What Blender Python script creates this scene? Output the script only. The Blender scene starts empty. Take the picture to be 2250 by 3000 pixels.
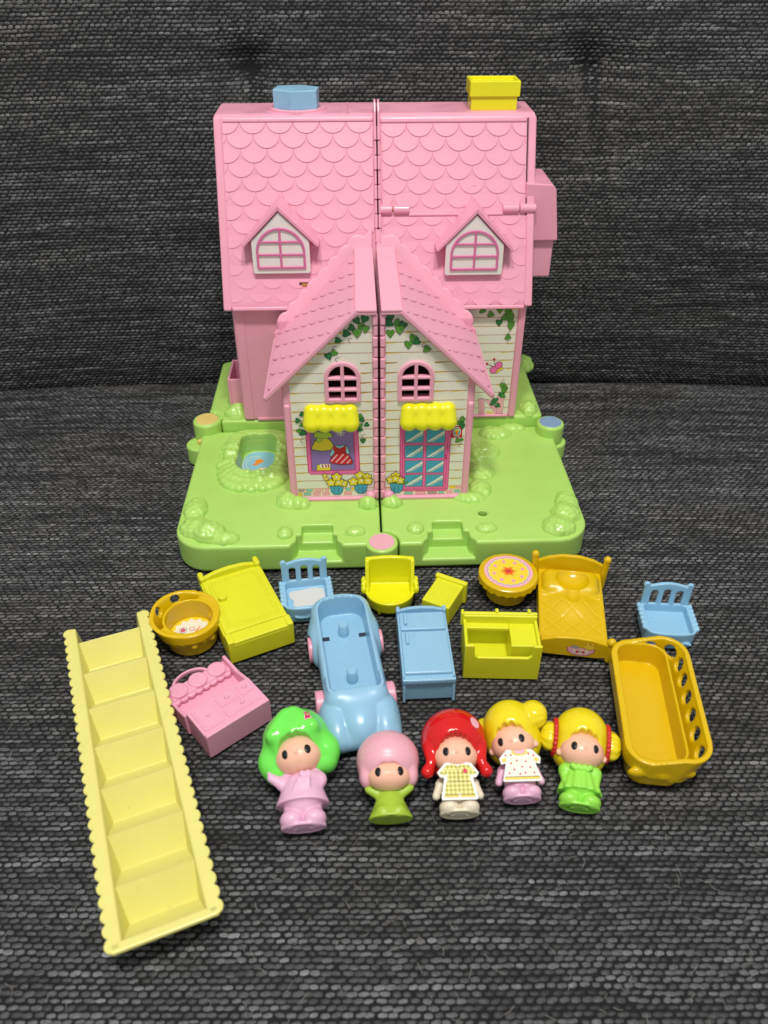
import bpy, bmesh, math, random
import numpy as np
from mathutils import Matrix, Vector
random.seed(7)
RNG = np.random.default_rng(11)
S = 0.01                       # every length below is in centimetres
scene = bpy.context.scene
COL = scene.collection
R = math.radians

# ------------------------------------------------------------------ camera
cam_d = bpy.data.cameras.new('camera')
cam = bpy.data.objects.new('camera', cam_d)
COL.objects.link(cam)
cam_d.sensor_fit = 'VERTICAL'
cam_d.sensor_height = 36.0
cam_d.lens = 18.0 / math.tan(R(32.5))
cam.location = (0, 0, 40 * S)
cam.rotation_euler = (R(90 - 37), 0, 0)
cam_d.clip_start = 0.01
cam_d.clip_end = 50
cam_d.dof.use_dof = True
cam_d.dof.focus_distance = 0.60
cam_d.dof.aperture_fstop = 10.5
scene.camera = cam

# ------------------------------------------------------------------ light
world = bpy.data.worlds.new('World')
scene.world = world
world.use_nodes = True
bg = world.node_tree.nodes['Background']
bg.inputs[0].default_value = (0.97, 0.975, 1.0, 1)
bg.inputs[1].default_value = 0.47


def disc_lamp(name, loc, size, watts, colour):
    d = bpy.data.lights.new(name, 'AREA')
    d.shape = 'DISK'
    d.size = size * S
    d.energy = watts
    d.color = colour
    o = bpy.data.objects.new(name, d)
    COL.objects.link(o)
    o.location = [c * S for c in loc]
    o.rotation_euler = (Vector((0, 45 * S, 0)) - o.location).to_track_quat('-Z', 'Y').to_euler()
    return o


disc_lamp('ceiling_lamp', (-14, -6, 160), 15, 12.0, (1.0, 0.955, 0.9))
disc_lamp('ceiling_lamp', (15, -2, 160), 15, 12.0, (1.0, 0.955, 0.9))

vs = scene.view_settings
vs.view_transform = 'Standard'
vs.look = 'None'
vs.gamma = 1
vs.exposure = 0.0
vs.use_curve_mapping = False


# ------------------------------------------------------------------ materials
def srgb(r, g, b):
    def f(c):
        c /= 255.0
        return c / 12.92 if c <= 0.04045 else ((c + 0.055) / 1.055) ** 2.4
    return (f(r), f(g), f(b))


def node_mat(name):
    m = bpy.data.materials.new(name)
    m.use_nodes = True
    nt = m.node_tree
    return m, nt, nt.nodes['Principled BSDF']


def plastic(name, rgb, rough=0.32, sss=0.12, bump=0.02, scuff=0.05, spec=0.5):
    m, nt, b = node_mat(name)
    n, l = nt.nodes, nt.links
    tc = n.new('ShaderNodeTexCoord')
    big = n.new('ShaderNodeTexNoise')
    big.inputs['Scale'].default_value = 45
    big.inputs['Detail'].default_value = 6
    l.new(tc.outputs['Object'], big.inputs['Vector'])
    fine = n.new('ShaderNodeTexNoise')
    fine.inputs['Scale'].default_value = 1500
    fine.inputs['Detail'].default_value = 3
    l.new(tc.outputs['Object'], fine.inputs['Vector'])
    base = srgb(*rgb)
    mix = n.new('ShaderNodeMix')
    mix.data_type = 'RGBA'
    mix.inputs[6].default_value = (*[c * (1 - scuff) for c in base], 1)
    mix.inputs[7].default_value = (*[min(1, c * (1 + scuff * 0.6)) for c in base], 1)
    l.new(big.outputs['Fac'], mix.inputs[0])
    sp = n.new('ShaderNodeTexNoise')
    sp.inputs['Scale'].default_value = 210
    sp.inputs['Detail'].default_value = 4
    l.new(tc.outputs['Object'], sp.inputs['Vector'])
    sr = n.new('ShaderNodeMapRange')
    sr.inputs['From Min'].default_value = 0.66
    sr.inputs['From Max'].default_value = 0.74
    sr.inputs['To Max'].default_value = min(0.32, scuff * 5)
    l.new(sp.outputs['Fac'], sr.inputs['Value'])
    grime = n.new('ShaderNodeMix')
    grime.data_type = 'RGBA'
    grime.inputs[7].default_value = (*[c * 0.55 for c in base], 1)
    l.new(sr.outputs[0], grime.inputs[0])
    l.new(mix.outputs[2], grime.inputs[6])
    l.new(grime.outputs[2], b.inputs['Base Color'])
    mr = n.new('ShaderNodeMapRange')
    mr.inputs['From Min'].default_value = 0.3
    mr.inputs['From Max'].default_value = 0.7
    mr.inputs['To Min'].default_value = max(0.03, rough - 0.10)
    mr.inputs['To Max'].default_value = rough + 0.14
    l.new(big.outputs['Fac'], mr.inputs['Value'])
    l.new(mr.outputs[0], b.inputs['Roughness'])
    bp = n.new('ShaderNodeBump')
    bp.inputs['Strength'].default_value = bump * 4
    bp.inputs['Distance'].default_value = 0.0002
    l.new(fine.outputs['Fac'], bp.inputs['Height'])
    l.new(bp.outputs[0], b.inputs['Normal'])
    b.inputs['Specular IOR Level'].default_value = spec
    if sss:
        b.inputs['Subsurface Weight'].default_value = sss
        b.inputs['Subsurface Radius'].default_value = (1, 0.8, 0.6)
        b.inputs['Subsurface Scale'].default_value = 0.002
    return m


def ink(name, rgb, rough=0.42):
    m, nt, b = node_mat(name)
    n, l = nt.nodes, nt.links
    tc = n.new('ShaderNodeTexCoord')
    nz = n.new('ShaderNodeTexNoise')
    nz.inputs['Scale'].default_value = 600
    l.new(tc.outputs['Object'], nz.inputs['Vector'])
    base = srgb(*rgb)
    mix = n.new('ShaderNodeMix')
    mix.data_type = 'RGBA'
    mix.inputs[6].default_value = (*[c * 0.9 for c in base], 1)
    mix.inputs[7].default_value = (*[min(1, c * 1.06) for c in base], 1)
    l.new(nz.outputs['Fac'], mix.inputs[0])
    l.new(mix.outputs[2], b.inputs['Base Color'])
    b.inputs['Roughness'].default_value = rough
    b.inputs['Specular IOR Level'].default_value = 0.35
    return m


M = {
    'pink': plastic('pink_plastic', (228, 158, 179), 0.29),
    'pink_trim': plastic('rose_trim_plastic', (224, 140, 172), 0.36),
    'porchpink': plastic('matt_pink_plastic', (232, 164, 184), 0.42),
    'softpink': plastic('soft_pink_plastic', (230, 162, 186), 0.42),
    'green': plastic('lime_green_plastic', (172, 214, 106), 0.30, bump=0.06),
    'yellow': plastic('lemon_yellow_plastic', (226, 224, 22), 0.24, sss=0.15),
    'mattyellow': plastic('matt_lemon_plastic', (218, 218, 36), 0.40, sss=0.12),
    'amber': plastic('amber_plastic', (215, 180, 8), 0.24, sss=0.10),
    'cream': plastic('pale_yellow_plastic', (222, 216, 124), 0.36, sss=0.10),
    'blue': plastic('sky_blue_plastic', (142, 188, 215), 0.26, sss=0.15),
    'chairblue': plastic('pale_blue_plastic', (144, 192, 220), 0.32, sss=0.15),
    'white': plastic('white_plastic', (225, 225, 218), 0.40, sss=0.05),
    'mauve': plastic('mauve_plastic', (205, 112, 158), 0.42),
    'caporange': plastic('faded_tan_plastic', (218, 196, 112), 0.45),
    'capblue': plastic('grey_blue_plastic', (132, 160, 190), 0.42),
    'cappink': plastic('dusty_pink_plastic', (226, 168, 178), 0.45),
    'skin': plastic('skin_vinyl', (238, 186, 158), 0.22, sss=0.2),
    'hairgreen': plastic('glossy_green_hair', (112, 226, 84), 0.10, sss=0.1, bump=0),
    'hairpink': plastic('pink_hair_vinyl', (226, 168, 180), 0.25, bump=0.01),
    'hairred': plastic('glossy_red_hair', (208, 24, 24), 0.09, sss=0.06, bump=0),
    'hairyellow': plastic('glossy_yellow_hair', (232, 212, 28), 0.10, sss=0.12, bump=0),
    'lilac': plastic('lilac_vinyl', (226, 178, 204), 0.42, sss=0.2),
    'ivory': plastic('ivory_vinyl', (226, 216, 190), 0.42, sss=0.2),
    'lime': plastic('lime_vinyl', (150, 222, 78), 0.36, sss=0.2),
    'olive': plastic('olive_lime_vinyl', (160, 192, 56), 0.42, sss=0.2),
    'black': plastic('black_eye_paint', (18, 14, 14), 0.2, sss=0),
    'red': plastic('red_plastic', (198, 38, 34), 0.36, sss=0.05),
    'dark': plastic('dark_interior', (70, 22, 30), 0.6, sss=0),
    'slot': plastic('dark_slot', (34, 46, 66), 0.6, sss=0),
    'lint': ink('lint_grey', (150, 146, 142), 0.9),
    'rust': plastic('rusty_pin', (170, 105, 40), 0.6, sss=0),
    # printed sticker inks
    'i_white': ink('sticker_white', (226, 224, 208)),
    'i_line': ink('sticker_brown_line', (172, 112, 66)),
    'i_gold': ink('sticker_gold', (222, 196, 60)),
    'i_dk': ink('sticker_dark_outline', (46, 42, 50)),
    'i_leaf': ink('sticker_leaf', (88, 146, 54)),
    'i_leaf2': ink('sticker_dark_leaf', (36, 112, 62)),
    'i_pink': ink('sticker_pink', (232, 108, 168)),
    'i_mag': ink('sticker_magenta', (196, 30, 96)),
    'i_purple': ink('sticker_purple', (140, 112, 176)),
    'i_yel': ink('sticker_yellow', (232, 206, 56)),
    'i_lime': ink('sticker_lime', (178, 200, 70)),
    'i_blue': ink('sticker_blue', (72, 160, 190)),
    'i_sky': ink('sticker_pale_blue', (150, 204, 222)),
    'i_red': ink('sticker_red', (200, 36, 46)),
    'i_rose': ink('sticker_rose', (236, 172, 186)),
    'i_orange': ink('sticker_orange', (234, 138, 40)),
    'i_coral': ink('sticker_coral', (224, 84, 40)),
    'i_aqua': ink('sticker_aqua', (126, 200, 186)),
    'i_grey': ink('sticker_grey', (160, 158, 158)),
    'i_paper': ink('torn_paper', (206, 206, 200), 0.8),
    'i_water': ink('printed_water', (140, 192, 214), 0.3),
}


def gingham():
    m, nt, b = node_mat('gingham_print')
    n, l = nt.nodes, nt.links
    tc = n.new('ShaderNodeTexCoord')
    mp = n.new('ShaderNodeMapping')
    mp.inputs['Rotation'].default_value = (0, 0, R(45))
    l.new(tc.outputs['Object'], mp.inputs['Vector'])
    ck = n.new('ShaderNodeTexChecker')
    ck.inputs['Scale'].default_value = 620
    ck.inputs['Color1'].default_value = (*srgb(166, 162, 44), 1)
    ck.inputs['Color2'].default_value = (*srgb(222, 216, 132), 1)
    l.new(mp.outputs[0], ck.inputs['Vector'])
    l.new(ck.outputs['Color'], b.inputs['Base Color'])
    b.inputs['Roughness'].default_value = 0.5
    return m


M['gingham'] = gingham()


def yarn_mat():
    m, nt, b = node_mat('grey_melange_yarn')
    n, l = nt.nodes, nt.links
    at = n.new('ShaderNodeAttribute')
    at.attribute_name = 'yarn'
    tc = n.new('ShaderNodeTexCoord')
    mp = n.new('ShaderNodeMapping')
    mp.inputs['Scale'].default_value = (500, 2600, 2600)
    l.new(tc.outputs['Object'], mp.inputs['Vector'])
    nz = n.new('ShaderNodeTexNoise')
    nz.inputs['Scale'].default_value = 1
    nz.inputs['Detail'].default_value = 2
    l.new(mp.outputs[0], nz.inputs['Vector'])
    mr = n.new('ShaderNodeMapRange')
    mr.inputs['From Min'].default_value = 0.3
    mr.inputs['From Max'].default_value = 0.7
    mr.inputs['To Min'].default_value = 0.45
    mr.inputs['To Max'].default_value = 1.6
    l.new(nz.outputs['Fac'], mr.inputs['Value'])
    mx = n.new('ShaderNodeVectorMath')
    mx.operation = 'SCALE'
    l.new(at.outputs['Color'], mx.inputs[0])
    l.new(mr.outputs[0], mx.inputs['Scale'])
    l.new(mx.outputs[0], b.inputs['Base Color'])
    bp = n.new('ShaderNodeBump')
    bp.inputs['Strength'].default_value = 0.5
    bp.inputs['Distance'].default_value = 0.0004
    l.new(nz.outputs['Fac'], bp.inputs['Height'])
    l.new(bp.outputs[0], b.inputs['Normal'])
    b.inputs['Roughness'].default_value = 0.55
    b.inputs['Specular IOR Level'].default_value = 0.35
    return m


def warp_mat():
    m, nt, b = node_mat('black_warp_thread')
    n, l = nt.nodes, nt.links
    tc = n.new('ShaderNodeTexCoord')
    nz = n.new('ShaderNodeTexNoise')
    nz.inputs['Scale'].default_value = 700
    l.new(tc.outputs['Object'], nz.inputs['Vector'])
    cr = n.new('ShaderNodeValToRGB')
    cr.color_ramp.elements[0].color = (0.007, 0.007, 0.007, 1)
    cr.color_ramp.elements[1].color = (0.028, 0.028, 0.029, 1)
    l.new(nz.outputs['Fac'], cr.inputs[0])
    l.new(cr.outputs[0], b.inputs['Base Color'])
    b.inputs['Roughness'].default_value = 0.9
    b.inputs['Specular IOR Level'].default_value = 0.06
    return m


M['yarn'] = yarn_mat()
M['warp'] = warp_mat()


# ------------------------------------------------------------------ mesh kit
def empty(name, loc, rz=0.0, label=None, cat=None, group=None, rot=None):
    o = bpy.data.objects.new(name, None)
    COL.objects.link(o)
    o.empty_display_size = 0.01
    o.location = [c * S for c in loc]
    o.rotation_euler = rot if rot else (0, 0, R(rz))
    if label:
        o['label'] = label
        o['category'] = cat
    if group:
        o['group'] = group
    return o


def link(name, me, mats, parent=None, smooth=False, loc=None):
    o = bpy.data.objects.new(name, me)
    COL.objects.link(o)
    for k in (mats if isinstance(mats, (list, tuple)) else [mats]):
        me.materials.append(M[k])
    if smooth:
        me.polygons.foreach_set('use_smooth', np.ones(len(me.polygons), bool))
    if parent:
        o.parent = parent
    if loc is not None:
        o.location = [c * S for c in loc]
    return o


def np_mesh(name, V, Q):
    V = np.asarray(V, np.float32) * S
    Q = np.asarray(Q, np.int32)
    me = bpy.data.meshes.new(name)
    me.vertices.add(len(V))
    me.vertices.foreach_set('co', V.ravel())
    k = Q.shape[1]
    me.loops.add(Q.size)
    me.loops.foreach_set('vertex_index', Q.ravel())
    me.polygons.add(len(Q))
    me.polygons.foreach_set('loop_start', np.arange(0, Q.size, k, dtype=np.int32))
    me.polygons.foreach_set('loop_total', np.full(len(Q), k, np.int32))
    me.update(calc_edges=True)
    return me


def py_mesh(name, V, F):
    me = bpy.data.meshes.new(name)
    me.from_pydata([tuple(c * S for c in v) for v in V], [], F)
    me.update()
    return me


def from_bm(name, bm, mats, parent=None, smooth=False):
    bmesh.ops.scale(bm, vec=(S, S, S), verts=bm.verts)
    bmesh.ops.recalc_face_normals(bm, faces=bm.faces)
    me = bpy.data.meshes.new(name)
    bm.to_mesh(me)
    bm.free()
    return link(name, me, mats, parent, smooth)


def bevelled(bm, w, seg=2):
    if w > 0:
        bmesh.ops.bevel(bm, geom=list(bm.edges), offset=w, segments=seg, profile=0.5,
                        affect='EDGES', clamp_overlap=True)


def box(name, lo, hi, mat, parent, bev=0.06, seg=2, rz=0, mtx=None):
    bm = bmesh.new()
    bmesh.ops.create_cube(bm, size=1)
    c = [(a + b) / 2 for a, b in zip(lo, hi)]
    d = [b - a for a, b in zip(lo, hi)]
    for v in bm.verts:
        v.co = Vector((v.co.x * d[0], v.co.y * d[1], v.co.z * d[2]))
    bevelled(bm, min(bev, min(d) * 0.45), seg)
    if rz:
        bmesh.ops.rotate(bm, cent=(0, 0, 0), matrix=Matrix.Rotation(R(rz), 3, 'Z'), verts=bm.verts)
    bmesh.ops.translate(bm, vec=c, verts=bm.verts)
    if mtx is not None:
        bmesh.ops.transform(bm, matrix=mtx, verts=bm.verts)
    return from_bm(name, bm, mat, parent)


def prism(name, pts, a, b, mat, parent, axis='z', bev=0.05, seg=2, mtx=None):
    """extrude a 2-D outline along an axis: z -> (x,y), y -> (x,z), x -> (y,z)"""
    def place(p, t):
        if axis == 'z':
            return (p[0], p[1], t)
        if axis == 'y':
            return (p[0], t, p[1])
        return (t, p[0], p[1])
    bm = bmesh.new()
    f0 = [bm.verts.new(place(p, a)) for p in pts]
    f1 = [bm.verts.new(place(p, b)) for p in pts]
    bm.faces.new(f0)
    bm.faces.new(f1)
    n = len(pts)
    for i in range(n):
        bm.faces.new((f0[i], f0[(i + 1) % n], f1[(i + 1) % n], f1[i]))
    bmesh.ops.recalc_face_normals(bm, faces=bm.faces)
    bevelled(bm, bev, seg)
    if mtx is not None:
        bmesh.ops.transform(bm, matrix=mtx, verts=bm.verts)
    return from_bm(name, bm, mat, parent)


def lathe(name, prof, mat, parent, c=(0, 0, 0), n=48, axis='z', wob=None):
    """prof: (r, h) pairs"""
    V, F = [], []
    for i in range(n):
        a = 2 * math.pi * i / n
        for j, (r, h) in enumerate(prof):
            if wob:
                r, h = wob(a, j, r, h)
            p = (r * math.cos(a), r * math.sin(a), h)
            if axis == 'x':
                p = (h, p[0], p[1])
            elif axis == 'y':
                p = (p[0], h, p[1])
            V.append((c[0] + p[0], c[1] + p[1], c[2] + p[2]))
    k = len(prof)
    for i in range(n):
        for j in range(k - 1):
            F.append((i * k + j, ((i + 1) % n) * k + j, ((i + 1) % n) * k + j + 1, i * k + j + 1))
    bm = bmesh.new()
    vs_ = [bm.verts.new(v) for v in V]
    for f in F:
        bm.faces.new([vs_[q] for q in f])
    bmesh.ops.remove_doubles(bm, verts=bm.verts, dist=1e-4)
    o = from_bm(name, bm, mat, parent, smooth=True)
    o.data.set_sharp_from_angle(angle=R(40))
    return o


# ---- signed distance modelling (moulded plastic), surface nets
def smin(a, b, k):
    h = np.clip(0.5 + 0.5 * (b - a) / k, 0, 1)
    return b + (a - b) * h - k * h * (1 - h)


def smax(a, b, k):
    return -smin(-a, -b, k)


def ell(P, c, r):
    x, y, z = (P[0] - c[0]) / r[0], (P[1] - c[1]) / r[1], (P[2] - c[2]) / r[2]
    k0 = np.sqrt(x * x + y * y + z * z) + 1e-9
    k1 = np.sqrt((x / r[0]) ** 2 + (y / r[1]) ** 2 + (z / r[2]) ** 2) + 1e-9
    return k0 * (k0 - 1) / k1


def sph(P, c, r):
    return np.sqrt((P[0] - c[0]) ** 2 + (P[1] - c[1]) ** 2 + (P[2] - c[2]) ** 2) - r


def rbox(P, c, h, r):
    q = [np.abs(P[i] - c[i]) - h[i] + r for i in range(3)]
    m = [np.maximum(a, 0) for a in q]
    return np.sqrt(m[0] ** 2 + m[1] ** 2 + m[2] ** 2) + np.minimum(np.maximum(np.maximum(q[0], q[1]), q[2]), 0) - r


def rect2(x, y, hx, hy, r):
    qx, qy = np.abs(x) - hx + r, np.abs(y) - hy + r
    return np.sqrt(np.maximum(qx, 0) ** 2 + np.maximum(qy, 0) ** 2) + np.minimum(np.maximum(qx, qy), 0) - r


def slab(d2, z, z0, z1, r=0.0):
    dz = np.abs(z - (z0 + z1) / 2) - (z1 - z0) / 2
    if r <= 0:
        return np.maximum(d2, dz)
    a, b = d2 + r, dz + r
    return np.sqrt(np.maximum(a, 0) ** 2 + np.maximum(b, 0) ** 2) + np.minimum(np.maximum(a, b), 0) - r


def cap(P, a, b, ra, rb=None):
    rb = ra if rb is None else rb
    d = [b[i] - a[i] for i in range(3)]
    L2 = sum(q * q for q in d)
    t = np.clip(sum((P[i] - a[i]) * d[i] for i in range(3)) / L2, 0, 1)
    return np.sqrt(sum((P[i] - a[i] - t * d[i]) ** 2 for i in range(3))) - (ra + (rb - ra) * t)


def cyl(P, c, r, h, axis=2, rd=0.03):
    ax = [i for i in range(3) if i != axis]
    d2 = np.sqrt((P[ax[0]] - c[ax[0]]) ** 2 + (P[ax[1]] - c[ax[1]]) ** 2) - r
    return slab(d2, P[axis], c[axis] - h, c[axis] + h, rd)


def sdf_mesh(name, f, lo, hi, h):
    ax = [np.arange(lo[i], hi[i] + h, h, dtype=np.float32) for i in range(3)]
    P = np.meshgrid(*ax, indexing='ij', sparse=True)
    D = f(P)
    D = np.broadcast_to(D, [len(a) for a in ax]).astype(np.float32)
    D = np.where(D == 0, 1e-6, D)
    I = D < 0
    nx, ny, nz = [s - 1 for s in D.shape]
    cnt = np.zeros((nx, ny, nz), np.int8)
    for i in (0, 1):
        for j in (0, 1):
            for k in (0, 1):
                cnt += I[i:i + nx, j:j + ny, k:k + nz]
    act = (cnt > 0) & (cnt < 8)
    ci, cj, ck = np.nonzero(act)
    idx = np.full(act.shape, -1, np.int32)
    idx[ci, cj, ck] = np.arange(len(ci))
    acc = np.zeros((len(ci), 3), np.float32)
    num = np.zeros(len(ci), np.float32)
    cor = [(i, j, k) for i in (0, 1) for j in (0, 1) for k in (0, 1)]
    for a in cor:
        for d in range(3):
            if a[d] == 1:
                continue
            b = list(a)
            b[d] = 1
            da = D[ci + a[0], cj + a[1], ck + a[2]]
            db = D[ci + b[0], cj + b[1], ck + b[2]]
            m = (da < 0) != (db < 0)
            t = np.where(m, da / np.where(m, da - db, 1), 0)
            for q in range(3):
                acc[:, q] += np.where(m, a[q] + (t if q == d else 0), 0)
            num += m
    V = acc / num[:, None]
    V[:, 0] += ci
    V[:, 1] += cj
    V[:, 2] += ck
    V = V * h + np.array(lo, np.float32)
    quads = []
    for d in range(3):
        e1, e2 = [(1, 2), (2, 0), (0, 1)][d]
        sl = [slice(None)] * 3
        sl2 = [slice(None)] * 3
        sl[d] = slice(0, -1)
        sl2[d] = slice(1, None)
        A, B = I[tuple(sl)], I[tuple(sl2)]
        g = np.nonzero(A != B)
        g = [np.array(q) for q in g]
        ok = (g[e1] > 0) & (g[e2] > 0) & (g[e1] < act.shape[e1]) & (g[e2] < act.shape[e2]) & (g[d] < act.shape[d])
        g = [q[ok] for q in g]

        def at(o1, o2):
            h_ = list(g)
            h_[e1] = g[e1] - o1
            h_[e2] = g[e2] - o2
            return idx[h_[0], h_[1], h_[2]]
        q = np.stack([at(1, 1), at(0, 1), at(0, 0), at(1, 0)], 1)
        fl = ~A[tuple(g)]
        q[fl] = q[fl][:, ::-1]
        quads.append(q)
    Q = np.concatenate(quads)
    Q = Q[(Q >= 0).all(1)]
    return np_mesh(name, V, Q)


def sdf(name, f, lo, hi, h, mat, parent=None):
    return link(name, sdf_mesh(name, f, lo, hi, h), mat, parent, smooth=True)


# ---- flat printing: polygons on a plane, each ink layer a hair above the last
class Print:
    def __init__(self):
        self.V, self.F, self.Mi, self.mats = [], [], [], []

    def add(self, pts, mat, layer):
        if mat not in self.mats:
            self.mats.append(mat)
        b = len(self.V)
        self.V += [(p[0], p[1], layer) for p in pts]
        self.F.append(tuple(range(b, b + len(pts))))
        self.Mi.append(self.mats.index(mat))

    def rect(self, x0, y0, x1, y1, mat, layer):
        self.add([(x0, y0), (x1, y0), (x1, y1), (x0, y1)], mat, layer)

    def ell(self, cx, cy, rx, ry, mat, layer, n=18):
        self.add([(cx + rx * math.cos(2 * math.pi * i / n), cy + ry * math.sin(2 * math.pi * i / n))
                  for i in range(n)], mat, layer)

    def line(self, a, b, w, mat, layer):
        dx, dy = b[0] - a[0], b[1] - a[1]
        L = math.hypot(dx, dy) or 1
        ox, oy = -dy / L * w / 2, dx / L * w / 2
        self.add([(a[0] + ox, a[1] + oy), (b[0] + ox, b[1] + oy), (b[0] - ox, b[1] - oy), (a[0] - ox, a[1] - oy)][::-1],
                 mat, layer)

    def flower(self, cx, cy, r, mat, cen, layer, n=5, out='i_dk'):
        for k, (q, mt) in enumerate(((r * 1.13, out), (r, mat))):
            if mt is None:
                continue
            self.add([(cx + q * (0.84 + 0.16 * math.cos(n * a)) * math.cos(a + 0.3),
                       cy + q * (0.84 + 0.16 * math.cos(n * a)) * math.sin(a + 0.3))
                      for a in [2 * math.pi * i / 30 for i in range(30)]], mt, layer + k)
        self.ell(cx, cy, r * 0.26, r * 0.26, cen, layer + 2, 10)

    def heart(self, cx, cy, s, ang, mat, layer, out='i_dk'):
        H = [(0, 0.42), (0.22, 0.55), (0.45, 0.5), (0.55, 0.25), (0.45, -0.05), (0.2, -0.38), (0, -0.62),
             (-0.2, -0.38), (-0.45, -0.05), (-0.55, 0.25), (-0.45, 0.5), (-0.22, 0.55)]
        ca, sa = math.cos(R(ang)), math.sin(R(ang))
        for k, (q, mt) in enumerate(((s * 1.12, out), (s, mat))):
            self.add([(cx + q * (x * ca - y * sa), cy + q * (x * sa + y * ca)) for x, y in H], mt, layer + k)

    def curl(self, cx, cy, s, layer):
        pts = [(cx + s * 0.5 * (1 - t) * math.cos(7 * t), cy - s * t + s * 0.3 * (1 - t) * math.sin(7 * t)) for t in
               [i / 9 for i in range(10)]]
        for a, b in zip(pts, pts[1:]):
            self.line(a, b, 0.035, 'i_dk', layer)

    def build(self, name, parent, place, eps=0.004):
        """place(u, v, offset) -> xyz"""
        me = py_mesh(name, [place(u, v, 0.02 + eps * l) for u, v, l in self.V], self.F)
        o = link(name, me, self.mats, parent)
        me.polygons.foreach_set('material_index', np.array(self.Mi, np.int32))
        return o


# ================================================================== SETTING: the sofa
def vnoise(x, y, seed):
    """cheap smooth value noise"""
    r = np.random.default_rng(seed)
    T = r.random((64, 64))
    xi, yi = np.floor(x).astype(int), np.floor(y).astype(int)
    fx, fy = x - xi, y - yi
    fx, fy = fx * fx * (3 - 2 * fx), fy * fy * (3 - 2 * fy)
    g = lambda a, b: T[a % 64, b % 64]
    return (g(xi, yi) * (1 - fx) * (1 - fy) + g(xi + 1, yi) * fx * (1 - fy) +
            g(xi, yi + 1) * (1 - fx) * fy + g(xi + 1, yi + 1) * fx * fy)


def seat_surface(u, v):
    """u across, v away from the camera (cm) -> xyz of the cloth under the yarn"""
    z = -0.2 - 0.10 * vnoise(u / 9 + 20, v / 9, 3)
    z = z - 1.1 * np.clip((v - 73.0) / 5.0, 0, 2) ** 2
    z = z - 0.9 * np.clip((14 - v) / 14, 0, 2) ** 2
    side = np.clip((np.abs(u) - 21) / 22, 0, 2)
    z = z - 0.5 * side ** 2 * np.clip((v - 5) / 40, 0, 1)
    return np.stack([u, v, z], -1)


TUFTS = ((-12.2, 29.5), (18.4, 29.8))


def back_surface(u, v):
    """u across, v up the backrest (cm)"""
    y = 77.3 - 2.2 * np.clip((-u - 8) / 30, 0, 1.3) ** 1.5 + 0.17 * v + 2.6 * np.exp(-np.clip(v + 2.0, -1.6, 99) / 1.6)
    y = y - 1.2 * np.sin(np.clip(v, 0, 44) / 44 * math.pi) + 0.5 * (vnoise(u / 11 + 7, v / 8 + 3, 5) - 0.5)
    for tx, tz in TUFTS:
        dx, dz = u - tx, v - tz
        rr = np.sqrt(dx * dx + dz * dz)
        y = y + 1.3 * np.exp(-(rr / 2.6) ** 1.4)
        y = y + 0.5 * np.exp(-(dz / 1.4) ** 2) * np.exp(-np.abs(dx) / 7)
        y = y + 0.5 * np.exp(-((dx + 0.25 * dz) / 1.0) ** 2) * np.exp(-np.abs(dz) / 6) * (dz < 0)
    return np.stack([u, y, v - 1.0], -1)


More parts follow.
